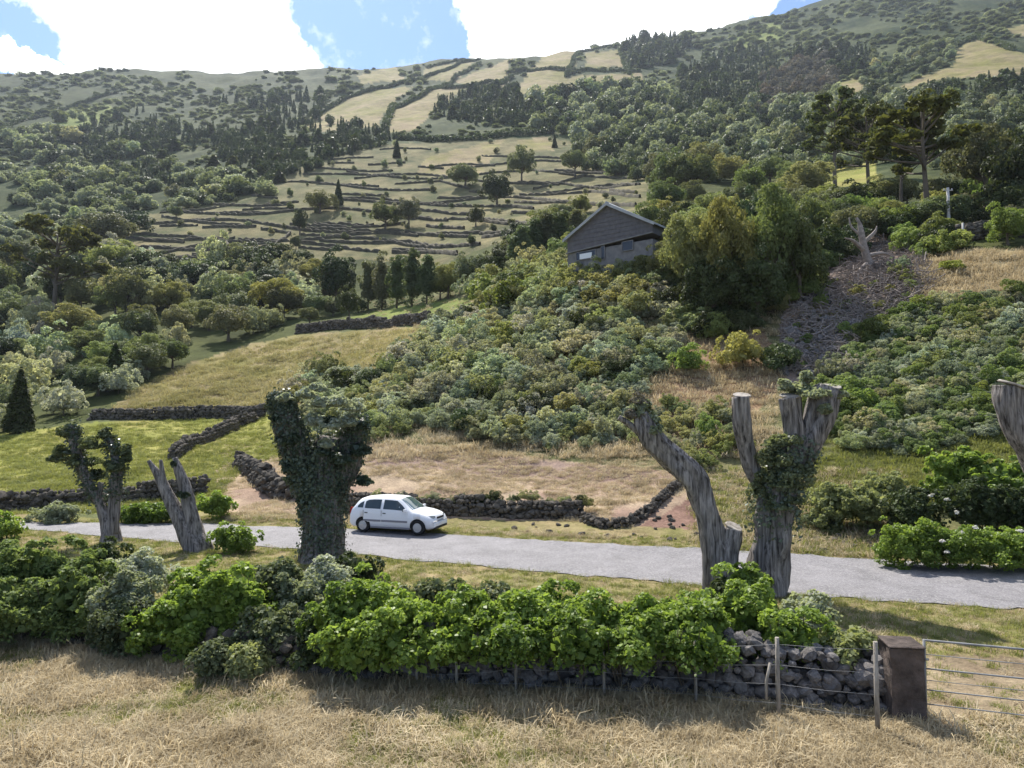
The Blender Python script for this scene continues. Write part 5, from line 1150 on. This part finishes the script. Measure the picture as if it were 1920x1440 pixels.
# ------------------------------------------------------------ trees one can tell apart: base px, base py, height px, width px
TREES = [
 (36, 812, 128, 62, 'conifer', 'conifer_tree', 'dark pointed conifer at the left edge above the pasture'),
 (100, 605, 190, 175, 'pine', 'pine_tree', 'tall broad pine at the left with a bare dark trunk'),
 (630, 575, 122, 98, 'dark', 'broadleaf_tree', 'dark round evergreen left of the row of conifers'),
 (690, 580, 106, 36, 'column', 'conifer_tree', 'first column shaped conifer from the left in the centre row'),
 (716, 580, 112, 36, 'column', 'conifer_tree', 'second column shaped conifer from the left in the centre row'),
 (744, 578, 116, 38, 'column', 'conifer_tree', 'third column shaped conifer in the centre row'),
 (772, 575, 128, 40, 'column', 'conifer_tree', 'tallest column shaped conifer in the centre row'),
 (800, 570, 108, 36, 'column', 'conifer_tree', 'narrow conifer at the right end of the centre row'),
 (655, 600, 70, 50, 'dark', 'broadleaf_tree', 'small dark tree at the foot of the centre conifer row'),
 (840, 560, 80, 60, 'olive', 'broadleaf_tree', 'olive tree right of the centre conifer row'),
 (880, 550, 80, 70, 'broadleaf', 'broadleaf_tree', 'rounded tree between the conifer row and the house'),
 (925, 540, 70, 60, 'dark', 'broadleaf_tree', 'dark tree rising behind the fresh green bush'),
 (975, 505, 96, 40, 'column', 'conifer_tree', 'lowest of the bright green conifers left of the house'),
 (1000, 495, 100, 40, 'column', 'conifer_tree', 'bright green conifer, second left of the house'),
 (1025, 485, 98, 40, 'column', 'conifer_tree', 'bright green conifer, third left of the house'),
 (1050, 478, 92, 40, 'column', 'conifer_tree', 'bright green conifer beside the roof edge of the house'),
 (1078, 450, 66, 36, 'column', 'conifer_tree', 'conifer rising behind the left roof of the house'),
 (1040, 480, 36, 46, 'bright', 'broadleaf_tree', 'small light green tree against the left wall of the house'),
 (634, 385, 52, 22, 'conifer', 'conifer_tree', 'lone pointed conifer on the terraced slope'),
 (600, 400, 46, 62, 'broadleaf', 'broadleaf_tree', 'round tree beside the lone pointed conifer'),
 (562, 440, 58, 36, 'dark', 'broadleaf_tree', 'dark narrow tree in the middle of the terraces'),
 (722, 432, 56, 76, 'broadleaf', 'broadleaf_tree', 'broad tree in the middle of the terraces, left of a pair'),
 (766, 428, 62, 56, 'broadleaf', 'broadleaf_tree', 'broad tree in the middle of the terraces, right of a pair'),
 (892, 425, 46, 40, 'dark', 'broadleaf_tree', 'small dark tree on the right terraces'),
 (884, 462, 26, 22, 'dark', 'broadleaf_tree', 'tiny dark tree below the small terrace tree'),
 (872, 352, 46, 70, 'broadleaf', 'broadleaf_tree', 'low spreading tree above the right terraces'),
 (932, 388, 78, 68, 'dark', 'broadleaf_tree', 'large dark tree above the right terraces'),
 (978, 345, 76, 60, 'broadleaf', 'broadleaf_tree', 'tall tree behind the large dark terrace tree'),
 (1078, 332, 58, 60, 'broadleaf', 'broadleaf_tree', 'grey green tree at the upper right of the terraces'),
 (1120, 300, 50, 60, 'broadleaf', 'broadleaf_tree', 'tree right of the grey green terrace tree'),
 (744, 296, 38, 18, 'conifer', 'conifer_tree', 'pointed conifer at the top of the terraces'),
 (1040, 277, 26, 12, 'conifer', 'conifer_tree', 'small pointed conifer beside the tiny upper field'),
 (200, 470, 78, 118, 'broadleaf', 'broadleaf_tree', 'broad dark tree at the left end of the terraces'),
 (250, 440, 50, 80, 'dark', 'broadleaf_tree', 'dark tree crown behind the broad left tree'),
 (330, 412, 28, 34, 'broadleaf', 'broadleaf_tree', 'small round tree at the upper edge of the left terraces'),
 (555, 470, 34, 24, 'dark', 'broadleaf_tree', 'small dark tree on the lower terraces'),
 (1300, 585, 215, 120, 'olive', 'broadleaf_tree', 'sunlit tall tree right of the house, leftmost of the thicket'),
 (1368, 600, 270, 130, 'olive', 'broadleaf_tree', 'tall sunlit tree in the middle of the thicket'),
 (1452, 580, 262, 125, 'olive', 'broadleaf_tree', 'tall brownish green tree on the right of the thicket'),
 (1250, 545, 110, 90, 'olive', 'broadleaf_tree', 'lower tree touching the right roof of the house'),
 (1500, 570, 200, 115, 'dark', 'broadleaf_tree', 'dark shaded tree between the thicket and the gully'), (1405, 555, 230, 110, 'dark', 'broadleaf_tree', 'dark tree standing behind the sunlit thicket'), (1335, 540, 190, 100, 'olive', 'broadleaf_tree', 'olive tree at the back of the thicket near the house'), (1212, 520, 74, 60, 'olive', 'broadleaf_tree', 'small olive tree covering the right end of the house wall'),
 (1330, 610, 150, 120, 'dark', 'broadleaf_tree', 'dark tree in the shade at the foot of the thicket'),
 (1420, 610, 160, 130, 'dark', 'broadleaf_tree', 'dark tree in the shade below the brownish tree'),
 (1520, 470, 130, 90, 'bright', 'broadleaf_tree', 'bright green tree between the thicket and the pines'),
 (1590, 440, 84, 90, 'bright', 'broadleaf_tree', 'bright green tree crown touching the dead stump'),
 (1545, 500, 90, 80, 'dark', 'broadleaf_tree', 'dark tree left of the dead stump'),
 (1566, 352, 175, 145, 'pine', 'pine_tree', 'left pine of the group on the right hillside, with a bent bare trunk'),
 (1632, 390, 205, 150, 'pine', 'pine_tree', 'second pine of the group on the right hillside'),
 (1742, 425, 262, 215, 'pine', 'pine_tree', 'tallest and broadest pine of the group on the right hillside'),
 (1690, 400, 180, 120, 'pine', 'pine_tree', 'pine standing close left of the tallest pine'),
 (1850, 400, 190, 140, 'broadleaf', 'broadleaf_tree', 'large dark tree right of the tallest pine'),
 (1920, 420, 200, 150, 'dark', 'broadleaf_tree', 'large dark tree at the right edge behind the pole'),
 (1890, 460, 90, 90, 'bright', 'broadleaf_tree', 'light green tree at the right edge above the dry grass'),
 (1690, 450, 80, 90, 'bright', 'broadleaf_tree', 'light green tree below the pines'), (1760, 455, 60, 70, 'bright', 'broadleaf_tree', 'light green tree at the foot of the pale pole'), (1650, 420, 60, 70, 'bright', 'broadleaf_tree', 'small bright tree just right of the dead stump'),
 (240, 590, 90, 90, 'broadleaf', 'broadleaf_tree', 'dark round tree close beside the trunk of the broad left pine'), (330, 640, 74, 80, 'broadleaf', 'broadleaf_tree', 'rounded tree left of centre below the terraces'),
 (440, 600, 84, 90, 'broadleaf', 'broadleaf_tree', 'tree in the wood below the green strip'), (520, 600, 96, 100, 'olive', 'broadleaf_tree', 'pale tree in the wood left of the dark round evergreen'),
 (590, 540, 60, 70, 'olive', 'broadleaf_tree', 'pale tree just left of the dark round evergreen'), (480, 520, 60, 90, 'dark', 'broadleaf_tree', 'dark tree at the lower edge of the terraces'),
 (290, 560, 70, 80, 'dark', 'broadleaf_tree', 'dark tree beneath the bright green strip'), (215, 730, 90, 70, 'conifer', 'conifer_tree', 'dark pointed tree beside the golden field'),
 (120, 780, 70, 90, 'silver', 'bush', 'silvery rounded bush beside the dark pointed conifer'), (270, 700, 60, 70, 'olive', 'broadleaf_tree', 'yellow green tree above the left corner of the golden field'),
]
for px, py, h, w, key, nm, lab in TREES:
    p = hit1(px, py)
    if p.x != p.x: print('MISS', px, py); continue
    k = p.y / F; plant(key, nm, lab, 'tree' if nm != 'bush' else 'bush', p, h * k, w * k, sink=.02 * h * k, rz=random.uniform(-.6, .6) if key == 'pine' else None)
scatter_things([(1560, 430), (1620, 400), (1760, 440), (1800, 475), (1740, 490), (1640, 440)], 16, 57, 24, [('leafy', 3, 'bright green'), ('dark_bush', 2, 'dark green')], (34, 60), 'bush', 'bushes')
scatter_things([(1460, 560), (1500, 500), (1560, 450), (1600, 480), (1540, 520), (1480, 590)], 16, 58, 22, [('leafy', 3, 'sunlit'), ('dark_bush', 2, 'dark green')], (40, 70), 'bush', 'bushes')
scatter_things([(1240, 600), (1270, 560), (1480, 560), (1460, 620), (1330, 640)], 18, 59, 24, [('dark_bush', 4, 'dark green'), ('olive_bush', 2, 'olive green')], (36, 64), 'bush', 'bushes')
scatter_things([(1475, 620), (1500, 560), (1600, 500), (1720, 520), (1740, 545), (1640, 590), (1560, 670), (1500, 700)], 20, 571, 26, [('olive_bush', 3, 'yellow green'), ('leafy', 2, 'bright green')], (12, 30), 'bush', 'bushes')
# woods of single trees
def wood(poly, n, seed, mind, kinds, hpx, label, group, singles=10 ** 6, wf=.8, name='tree', **kw):
    scatter_things(poly, n, seed, mind, kinds, hpx, label, group, name=name, cat=name, wf=wf, singles=singles, stuff_name='woodland', **kw)
BL = [('broadleaf', 4, 'mid green'), ('dark', 2, 'dark'), ('olive', 2, 'olive green')]
wood([(-20, 520), (170, 490), (300, 505), (470, 495), (560, 480), (625, 560), (600, 600), (440, 640), (300, 700), (220, 745), (60, 790), (-20, 815)], 88, 61, 34, BL + [('silver', 5, 'silvery'), ('scrub', 4, 'grey green')], (50, 85), 'tree', 'trees left of the golden field')
wood([(560, 615), (640, 585), (840, 545), (900, 540), (900, 552), (700, 580)], 6, 62, 30, BL, (30, 50), 'small tree', 'trees along the golden field')
wood([(180, 500), (300, 508), (470, 500), (560, 490), (600, 560), (440, 590), (260, 580)], 34, 67, 26, [('dark', 4, 'dark'), ('broadleaf', 1, 'mid green')], (40, 66), 'tree', 'trees')
wood([(900, 520), (960, 470), (1060, 410), (1100, 395), (1060, 450), (960, 520)], 16, 63, 26, BL, (40, 60), 'tree', 'trees left of the house')
wood([(1200, 500), (1230, 340), (1300, 330), (1500, 340), (1560, 400), (1960, 360), (1960, 450), (1700, 450), (1560, 470), (1300, 560)], 72, 64, 36, BL + [('bright', 2, 'bright green')], (50, 95), 'tree', 'trees above the gully')
print('trees', round(time.time() - T0, 1))
def belts(q, p): return fbm(q[:, 0] / 75, q[:, 1] / 26, oct=3, seed=62) < -.08
FB = [('far_mid', 4, 'mid green'), ('far_dark', 2, 'dark'), ('far_scrub', 3, 'pale green')]
wood([(1000, 250), (1000, 190), (1220, 165), (1300, 220), (1500, 190), (1700, 185), (1960, 200), (1960, 380), (1700, 300), (1500, 340), (1230, 350), (1100, 320), (1070, 260)], 620, 65, 14, FB, (20, 42), 'distant tree', 'distant trees on the right hillside', singles=40, parts=False, stuff_label='broadleaved wood on the right hillside')
wood([(-20, 240), (150, 220), (300, 320), (480, 335), (510, 370), (300, 400), (230, 430), (170, 475), (-20, 520)], 520, 66, 11, FB + [('far_scrub', 4, 'pale green')], (12, 32), 'distant tree', 'distant trees on the left hillside', singles=28, wf=1.1, avoid=lambda q, p: fbm(q[:, 0] / 60, q[:, 1] / 24, oct=3, seed=63) < -.12, parts=False, stuff_label='broadleaved wood on the left hillside')
CON = [([(150, 240), (300, 200), (420, 190), (610, 180), (600, 230), (720, 250), (600, 300), (480, 340), (230, 370), (130, 345), (150, 300)], 620, 'on the dark left hillside'),
       ([(1275, 140), (1350, 100), (1450, 95), (1465, 130), (1420, 205), (1380, 222), (1275, 225)], 210, 'in the dark green plantation on the right hillside'),
       ([(1165, 85), (1260, 75), (1300, 80), (1270, 125), (1180, 130)], 60, 'near the right of the ridge fields'),
       ([(1475, 100), (1530, 92), (1640, 100), (1610, 145), (1560, 140), (1480, 115)], 50, 'above the grey wood'),
       ([(1735, 165), (1960, 140), (1960, 205), (1800, 220), (1730, 190)], 110, 'below the large golden hill field'),
       ([(820, 190), (960, 165), (1000, 200), (980, 240), (900, 235), (810, 220)], 110, 'below the ridge fields'),
       ([(400, 265), (600, 262), (720, 242), (745, 262), (500, 352), (440, 350)], 130, 'along the upper edge of the terraces')]
for i, (poly, n, spot) in enumerate(CON):
    wood(poly, int(n * 1.5), 70 + i, 4.6, avoid=belts if i == 0 else None, kinds= [('far_conifer', 4, 'dark'), ('far_dark', 1, 'round dark')], hpx=(16, 30), label='distant conifer', group='conifers ' + spot, singles=16, wf=.7, parts=False, stuff_label='conifer plantation ' + spot)
wood([(1430, 155), (1480, 125), (1545, 115), (1572, 160), (1540, 205), (1415, 218)], 110, 80, 7, [('far_grey', 1, 'grey leafless')], (16, 28), 'distant tree', 'grey trees on the right hillside', singles=16, parts=False, stuff_label='grey leafless wood')
wood([(1600, 155), (1640, 110), (1780, 80), (1800, 110), (1660, 175), (1640, 185)], 60, 81, 8, FB, (12, 22), 'small distant tree', 'small trees beside the golden hill field', singles=12, parts=False, stuff_label='scrub beside the golden hill field')
def hill_ok(q, p):
    m = np.zeros(len(q), bool)
    m |= fbm(q[:, 0] / 70, q[:, 1] / 26, oct=3, seed=61) < -.12
    for poly, pair, kind in REGIONS[3:]:
        if kind != 'hillside': m |= in_poly(q[:, 0], q[:, 1], poly)
    return m
wood([(-20, 150), (100, 122), (450, 140), (900, 115), (1040, 95), (1200, 80), (1400, 40), (1500, 20), (1960, -60), (1960, 260), (1300, 240), (1000, 250), (700, 270), (300, 320), (-20, 330)], 5200, 82, 5, [('far_scrub', 2, ''), ('far_mid', 5, '')], (2, 7), '', '', singles=0, wf=2.4, avoid=hill_ok, stuff_label='scrub covering the upper hillside')
wood([(250, 410), (480, 355), (720, 272), (1062, 262), (1215, 335), (1200, 400), (1000, 470), (620, 480), (430, 512), (170, 492)], 110, 83, 16, [('far_scrub', 2, 'pale'), ('far_mid', 2, 'green')], (6, 16), 'small shrub', 'small shrubs among the terraces', name='shrub', parts=False)
print('woods', round(time.time() - T0, 1))

for sd_, x0, x1, dy in ((90, -640, -22, 0), (91, 1962, 2480, -60)):      # the woods go on beyond the picture edges
    lo = [(x0, 130 + dy), (x1, 130 + dy), (x1, 520 + dy * 2), (x0, 520 + dy * 2)]
    wood(lo, 900, sd_, 12, [('far_mid', 4, ''), ('far_dark', 3, ''), ('far_scrub', 3, '')], (14, 34), '', '', singles=0, wf=1.1, stuff_label='mixed wood on the hillside beyond the picture edge')
    if x0 < 0: wood([(x0, 520), (x1, 520), (x1, 810), (x0, 820)], 200, sd_ + 5, 30, [('broadleaf', 3, ''), ('dark', 2, ''), ('silver', 3, '')], (50, 85), '', '', singles=0, stuff_label='wood beyond the left picture edge')
    else: scatter_things([(x0, 450), (x1, 440), (x1, 960), (x0, 960)], 260, sd_ + 5, 22, [('scrub', 3, ''), ('leafy', 4, ''), ('dark_bush', 1, '')], (30, 60), '', '', singles=0, stuff_name='undergrowth', stuff_label='scrub on the slope beyond the right picture edge')
# ------------------------------------------------------------ terrace walls and hedgerows
def ribbon(name, label, cat, px_pts, h, w, mat, group, seed, leafy=False):
    pts = [hit1(a, b) for a, b in px_pts]; pts = [p for p in pts if p.x == p.x]
    if len(pts) < 2: return
    line, L = resample(pts, 1.1 if not leafy else 2.0); tan_ = unit(np.gradient(line, axis=0)); nr = np.stack([-tan_[:, 1], tan_[:, 0]], 1)
    c = line[len(line) // 2]; o = Vector((c[0], c[1], g(*c))); r = np.random.default_rng(seed)
    if leafy:
        n = int(L * h * w * 2.2) + 60; i = r.integers(0, len(line), n); zt = h * (.45 + .75 * r.random(len(line)))
        pos = np.stack([line[i, 0] + nr[i, 0] * r.normal(0, w * .3, n), line[i, 1] + nr[i, 1] * r.normal(0, w * .3, n)], 1); pos += tan_[i] * r.normal(0, 1.0, (n, 1))
        z = G(pos[:, 0], pos[:, 1]) + r.uniform(0, 1, n) ** .7 * zt[i]; V, Fq = leaf_arrays(np.column_stack([pos, z]), r.normal(size=(n, 3)) + [0, 0, .6], np.full(n, h * .22), 1.3, r=r)
        me = arr_mesh(name, V - np.array(o), Fq, mat)
    else:
        hh = h * (.75 + .5 * r.random(len(line))) * (1 - (r.random(len(line)) < .06) * .6); V = []; 
        for i, (p, n_) in enumerate(zip(line, nr)):
            z0 = g(*p); j = r.uniform(-.12, .12, 4)
            for off, z in ((-w / 2, -.4), (-w * .42 + j[0], hh[i] * .8), (j[1], hh[i] + j[2] * .5), (w * .42 + j[3], hh[i] * .8), (w / 2, -.4)): V.append((p[0] + n_[0] * off - o.x, p[1] + n_[1] * off - o.y, z0 + z - o.z))
        Fq = [(i * 5 + k, i * 5 + k + 1, (i + 1) * 5 + k + 1, (i + 1) * 5 + k) for i in range(len(line) - 1) for k in range(4)]; me = arr_mesh(name, V, Fq, mat)
    tag(mobj(name, me, None, o), label, cat, group, 'thing')
TW = [[(250, 440), (350, 445), (430, 455), (515, 455)], [(265, 465), (320, 466)], [(280, 482), (350, 466), (440, 448)], [(325, 470), (430, 471)], [(262, 488), (430, 486)], [(165, 472), (262, 471)], [(380, 428), (480, 426)], [(350, 416), (475, 416)],
      [(370, 401), (500, 401)], [(490, 431), (545, 438), (515, 460), (465, 472)], [(575, 430), (750, 435), (880, 445)], [(565, 441), (690, 448), (770, 455), (900, 460)], [(600, 452), (740, 456), (850, 464)], [(785, 395), (880, 403), (900, 415)], [(780, 410), (840, 415)],
      [(800, 425), (870, 430)], [(740, 346), (825, 341), (880, 355)], [(780, 381), (870, 386)], [(650, 322), (740, 331)], [(600, 346), (710, 351)], [(970, 342), (1060, 346), (1200, 347)], [(975, 367), (1110, 361), (1200, 371)], [(965, 381), (1090, 381)], [(1000, 356), (1100, 330)],
      [(620, 300), (700, 296)], [(640, 365), (720, 368)], [(420, 440), (430, 470)], [(300, 400), (370, 396), (440, 385)], [(500, 385), (560, 380)], [(820, 372), (900, 372)], [(900, 440), (960, 436)], [(560, 465), (640, 470)], [(455, 395), (550, 392)], [(960, 400), (1060, 398)], [(720, 405), (780, 412)],
      [(270, 452), (345, 456)], [(440, 462), (470, 470)], [(590, 420), (700, 424)], [(820, 440), (900, 438)], [(1040, 320), (1180, 328)], [(690, 310), (760, 306)], [(700, 380), (760, 384)], [(360, 480), (440, 478)], [(300, 425), (370, 424)]]
TPOLY = [(250, 415), (360, 390), (480, 360), (600, 305), (720, 277), (900, 262), (1055, 267), (1205, 338), (1205, 395), (1060, 398), (900, 466), (820, 490), (620, 476), (430, 505), (175, 488)]
rt = random.Random(5); yy = 288
while yy < 492:
    row = []; x = 160; ph = rt.uniform(0, 6); sl_ = rt.uniform(-.02, .035)
    while x < 1215:
        y_ = yy + 8 * math.sin(x / 110 + ph) + 4 * math.sin(x / 47 + ph * 2) + (x - 650) * sl_; inside = in_poly(np.array([x]), np.array([y_]), TPOLY)[0]
        if inside: row.append((x, y_))
        if (not inside or rt.random() < .11) and row:
            if len(row) > 2: TW.append(row)
            row = []; x += 24 * rt.randint(0, 4)
        x += 24
    if len(row) > 2: TW.append(row)
    yy += rt.uniform(10, 21)
for i, q in enumerate(TW): ribbon('terrace_wall', 'dark low terrace wall ' + where(hit1(*q[len(q) // 2])), 'stone wall', q, 1.05, .8, M['terrace_stone'], 'terrace walls on the middle slope', i)
HR = [([(582, 218), (640, 190), (700, 170), (790, 150), (880, 116)], 'hedge climbing along the left of the long ridge field'), ([(722, 238), (735, 205), (785, 185), (850, 150), (900, 120)], 'hedge between the two long ridge fields'), ([(830, 167), (900, 160), (960, 146)], 'hedge across the top of the ridge fields'),
      ([(900, 172), (960, 145), (1025, 88)], 'hedge climbing steeply to the ridge'), ([(1062, 145), (1085, 100), (1090, 90), (1160, 88)], 'hedge along the upper right ridge fields'), ([(990, 135), (1080, 135), (1200, 136)], 'hedge across the right ridge fields'), ([(1160, 92), (1180, 140)], 'short hedge beside the plantation'),
      ([(480, 345), (560, 312), (640, 290), (722, 272)], 'tree hedge along the upper edge of the terraces'), ([(740, 262), (840, 265), (930, 258), (1030, 250)], 'hedge above the golden terrace field'), ([(0, 250), (60, 220), (140, 200), (220, 175)], 'hedge on the far left hillside'), ([(730, 120), (800, 128), (900, 112)], 'hedge just under the skyline'), ([(960, 236), (1000, 222), (1080, 212)], 'hedge over the tiny upper field'),
      ([(1640, 172), (1700, 130), (1790, 90), (1830, 72), (1900, 96)], 'hedge around the large golden hill field'), ([(200, 770), (150, 790), (60, 812)], 'hedge at the far end of the green pasture')]
for i, (q, lab) in enumerate(HR):
    D = hit1(*q[0]).y; ribbon('hedgerow', lab, 'hedge', q, min(5.0, 12 * max(D, 60) / F), 3.5 * min(1, D / 400) + .6, M['dark'], None, 50 + i, True)
print('terraces', round(time.time() - T0, 1))

# ------------------------------------------------------------ grass
def tuft(name, mat, seed, n, h, spread, w, lay=.5):
    r = np.random.default_rng(seed); a = r.uniform(0, 6.28, n); b0 = np.stack([r.normal(0, spread, n), r.normal(0, spread, n), np.zeros(n)], 1); L = h * r.uniform(.5, 1.2, n); ln = r.uniform(.1, 1, n) * lay
    d = np.stack([np.cos(a), np.sin(a), np.zeros(n)], 1); s = np.stack([-np.sin(a), np.cos(a), np.zeros(n)], 1) * w; up = np.array([0, 0, 1.])
    p1 = b0 + d * (L * ln * .4)[:, None] + up * (L * .55)[:, None]; p2 = b0 + d * (L * ln * 1.2)[:, None] + up * (L * (1 - .5 * ln))[:, None]
    V = np.stack([b0 - s, b0 + s, p1 + s * .8, p1 - s * .8, p2 + s * .15, p2 - s * .15], 1).reshape(-1, 3); k = np.arange(n)[:, None] * 6
    Fq = np.concatenate([k + [0, 1, 2, 3], k + [3, 2, 4, 5]]); me = arr_mesh(name, V, Fq, mat); o = bpy.data.objects.new(name, me); return o
dry = [tuft('dry_tuft', M['fescue'], s, 46, .20, .11, .0055, 1.1) for s in (1, 2, 3)]; gold = [tuft('golden_tuft', M['gold_grass'], s + 9, 46, .20, .12, .007, .9) for s in (1, 2)]; grn = [tuft('green_tuft', M['green_grass'], s + 5, 46, .17, .10, .006, .8) for s in (1, 2, 3)]
def grass(name, label, x0, x1, y0, y1, n, srcs, smin, smax, cond=None, seed=0, px=False):
    r = np.random.default_rng(seed); x = r.uniform(x0, x1, n); y = r.uniform(y0, y1, n)
    if px: h_ = hit(x, y); h_ = h_[~np.isnan(h_[:, 0])]; x, y = h_[:, 0], h_[:, 1]
    if cond is not None: k = cond(x, y); x, y = x[k], y[k]
    if y0 < 15: k = ~(in_poly(*project(x, y, G(x, y)), GATE_SOIL) & (r.random(len(x)) < .8)); x, y = x[k], y[k]
    n = len(x); sc = r.uniform(smin, smax, n); scatter(name, np.stack([x, y, G(x, y) - .01], 1), np.stack([r.normal(0, .12, n), r.normal(0, .12, n), r.uniform(0, 6.28, n)], 1), np.stack([sc, sc, sc * r.uniform(.4, .95, n)], 1), srcs, label)
wl = np.array([tuple(p) for p in near_wall])[::-1]
def before_wall(x, y): return y < np.interp(x, wl[:, 0], wl[:, 1]) + .05
def patch(x, y): return fbm(x / 2.6, y / 2.6, oct=3, seed=12)
def greenish(x, y): return (patch(x, y) > .08) | ((y < 11.5) & (patch(x + 9, y) > .02 + .03 * (x + 3)))
grass('dry_grass', 'dry straw coloured grass covering the near field', -16, 13, 6.0, 15.5, 30000, dry, .5, 1.25, lambda x, y: before_wall(x, y) & (~greenish(x, y) | (np.sin(x * 91 + y * 57) > .55)), 1)
grass('green_grass', 'greener patches in the near dry field', -16, 13, 6.0, 15.5, 15000, grn, .4, .9, lambda x, y: before_wall(x, y) & greenish(x, y), 2)
grass('dry_grass', 'thick bleached clumps in the near dry field', -16, 13, 6.0, 15.5, 2600, dry, 1.2, 2.0, lambda x, y: before_wall(x, y - .2) & (fbm(x / .9, y / .9, oct=2, seed=19) > .12), 22)
grass('dry_grass', 'tall dry grass along the foot of the wall', -16, 8, 9.5, 16, 9000, dry, .9, 1.4, lambda x, y: before_wall(x, y + .05) & ~before_wall(x, y + .55), 23)
vg = lambda x, y: (~on_road(x, y, .05)) & (~before_wall(x, y))
grass('verge_grass', 'short green grass on the verge between hedge and road', -22, 19, 11.5, 33, 16000, grn, .5, 1.1, lambda x, y: vg(x, y) & (y < np.interp(x, road_far[:, 0], road_far[:, 1]) + 1.6), 3)
grass('verge_grass', 'yellowed grass among the verge', -22, 19, 11.5, 33, 6000, dry, .4, .9, lambda x, y: vg(x, y) & (y < np.interp(x, road_far[:, 0], road_far[:, 1]) + 2.2), 4)
grass('bank_grass', 'tall dry grass on the bank behind the car', 420, 1340, 835, 1010, 6500, dry, .6, 1.4, lambda x, y: (~in_poly(*project(x, y, G(x, y)), [(900, 972), (1090, 978), (1180, 990), (1300, 930), (1320, 1005), (1180, 1008), (900, 992)])) & (~on_road(x, y, .6)) & (fbm(x / 3, y / 3, oct=2, seed=8) > -.18), 5, True)
grass('slope_grass', 'dry grass between the scrub bushes', 690, 1460, 560, 860, 3600, dry, 1.4, 3.0, None, 6, True)
grass('slope_grass', 'pale dry grass on the upper right slope', 1720, 1960, 470, 640, 1600, dry, 1.8, 3.4, None, 7, True)
grass('slope_grass', 'green grass on the right slope', 1500, 1960, 560, 960, 5200, grn, 1.0, 2.1, None, 8, True)
grass('bank_grass', 'grass at the foot of the right bank', 1300, 1700, 880, 1045, 1800, dry + grn, 1.0, 2.0, lambda x, y: ~on_road(x, y, .3), 9, True)
grass('field_grass', 'dry golden grass of the upper field', 210, 800, 615, 775, 3600, gold, 2.0, 4.0, lambda x, y: in_poly(*project(x, y, G(x, y)), [(215, 768), (250, 735), (330, 695), (470, 650), (570, 632), (700, 624), (790, 618), (790, 640), (640, 730), (520, 768)]), 10, True)
grass('field_grass', 'short green grass of the pasture', 0, 560, 770, 965, 7000, grn, 1.0, 2.2, lambda x, y: in_poly(*project(x, y, G(x, y)), [(0, 820), (150, 800), (480, 775), (550, 780), (550, 855), (440, 895), (400, 955), (0, 965)]), 11, True)
grass('road_edge_grass', 'grass tufts creeping onto the road edges', -22, 19, 16, 33, 9000, grn, .3, .7, lambda x, y: on_road(x, y, .25) & ~on_road(x, y, -.22), 12)
# small weeds on the low wall behind the car
for k in range(26):
    q = hit1(700 + k * 16 + random.uniform(-8, 8), 966); plant(random.choice(['olive_bush', 'scrub', 'dark_bush']), 'weed', 'small weed rooted in the low dark wall behind the car', 'plant', (q.x, q.y + .3, q.z + random.uniform(.2, .6)), random.uniform(.35, .6), None, 'weeds on the low dark wall')
print('tris(unique)', sum(len(m.polygons) * 2 for m in bpy.data.meshes), 'objects', len(bpy.data.objects), round(time.time() - T0, 1))
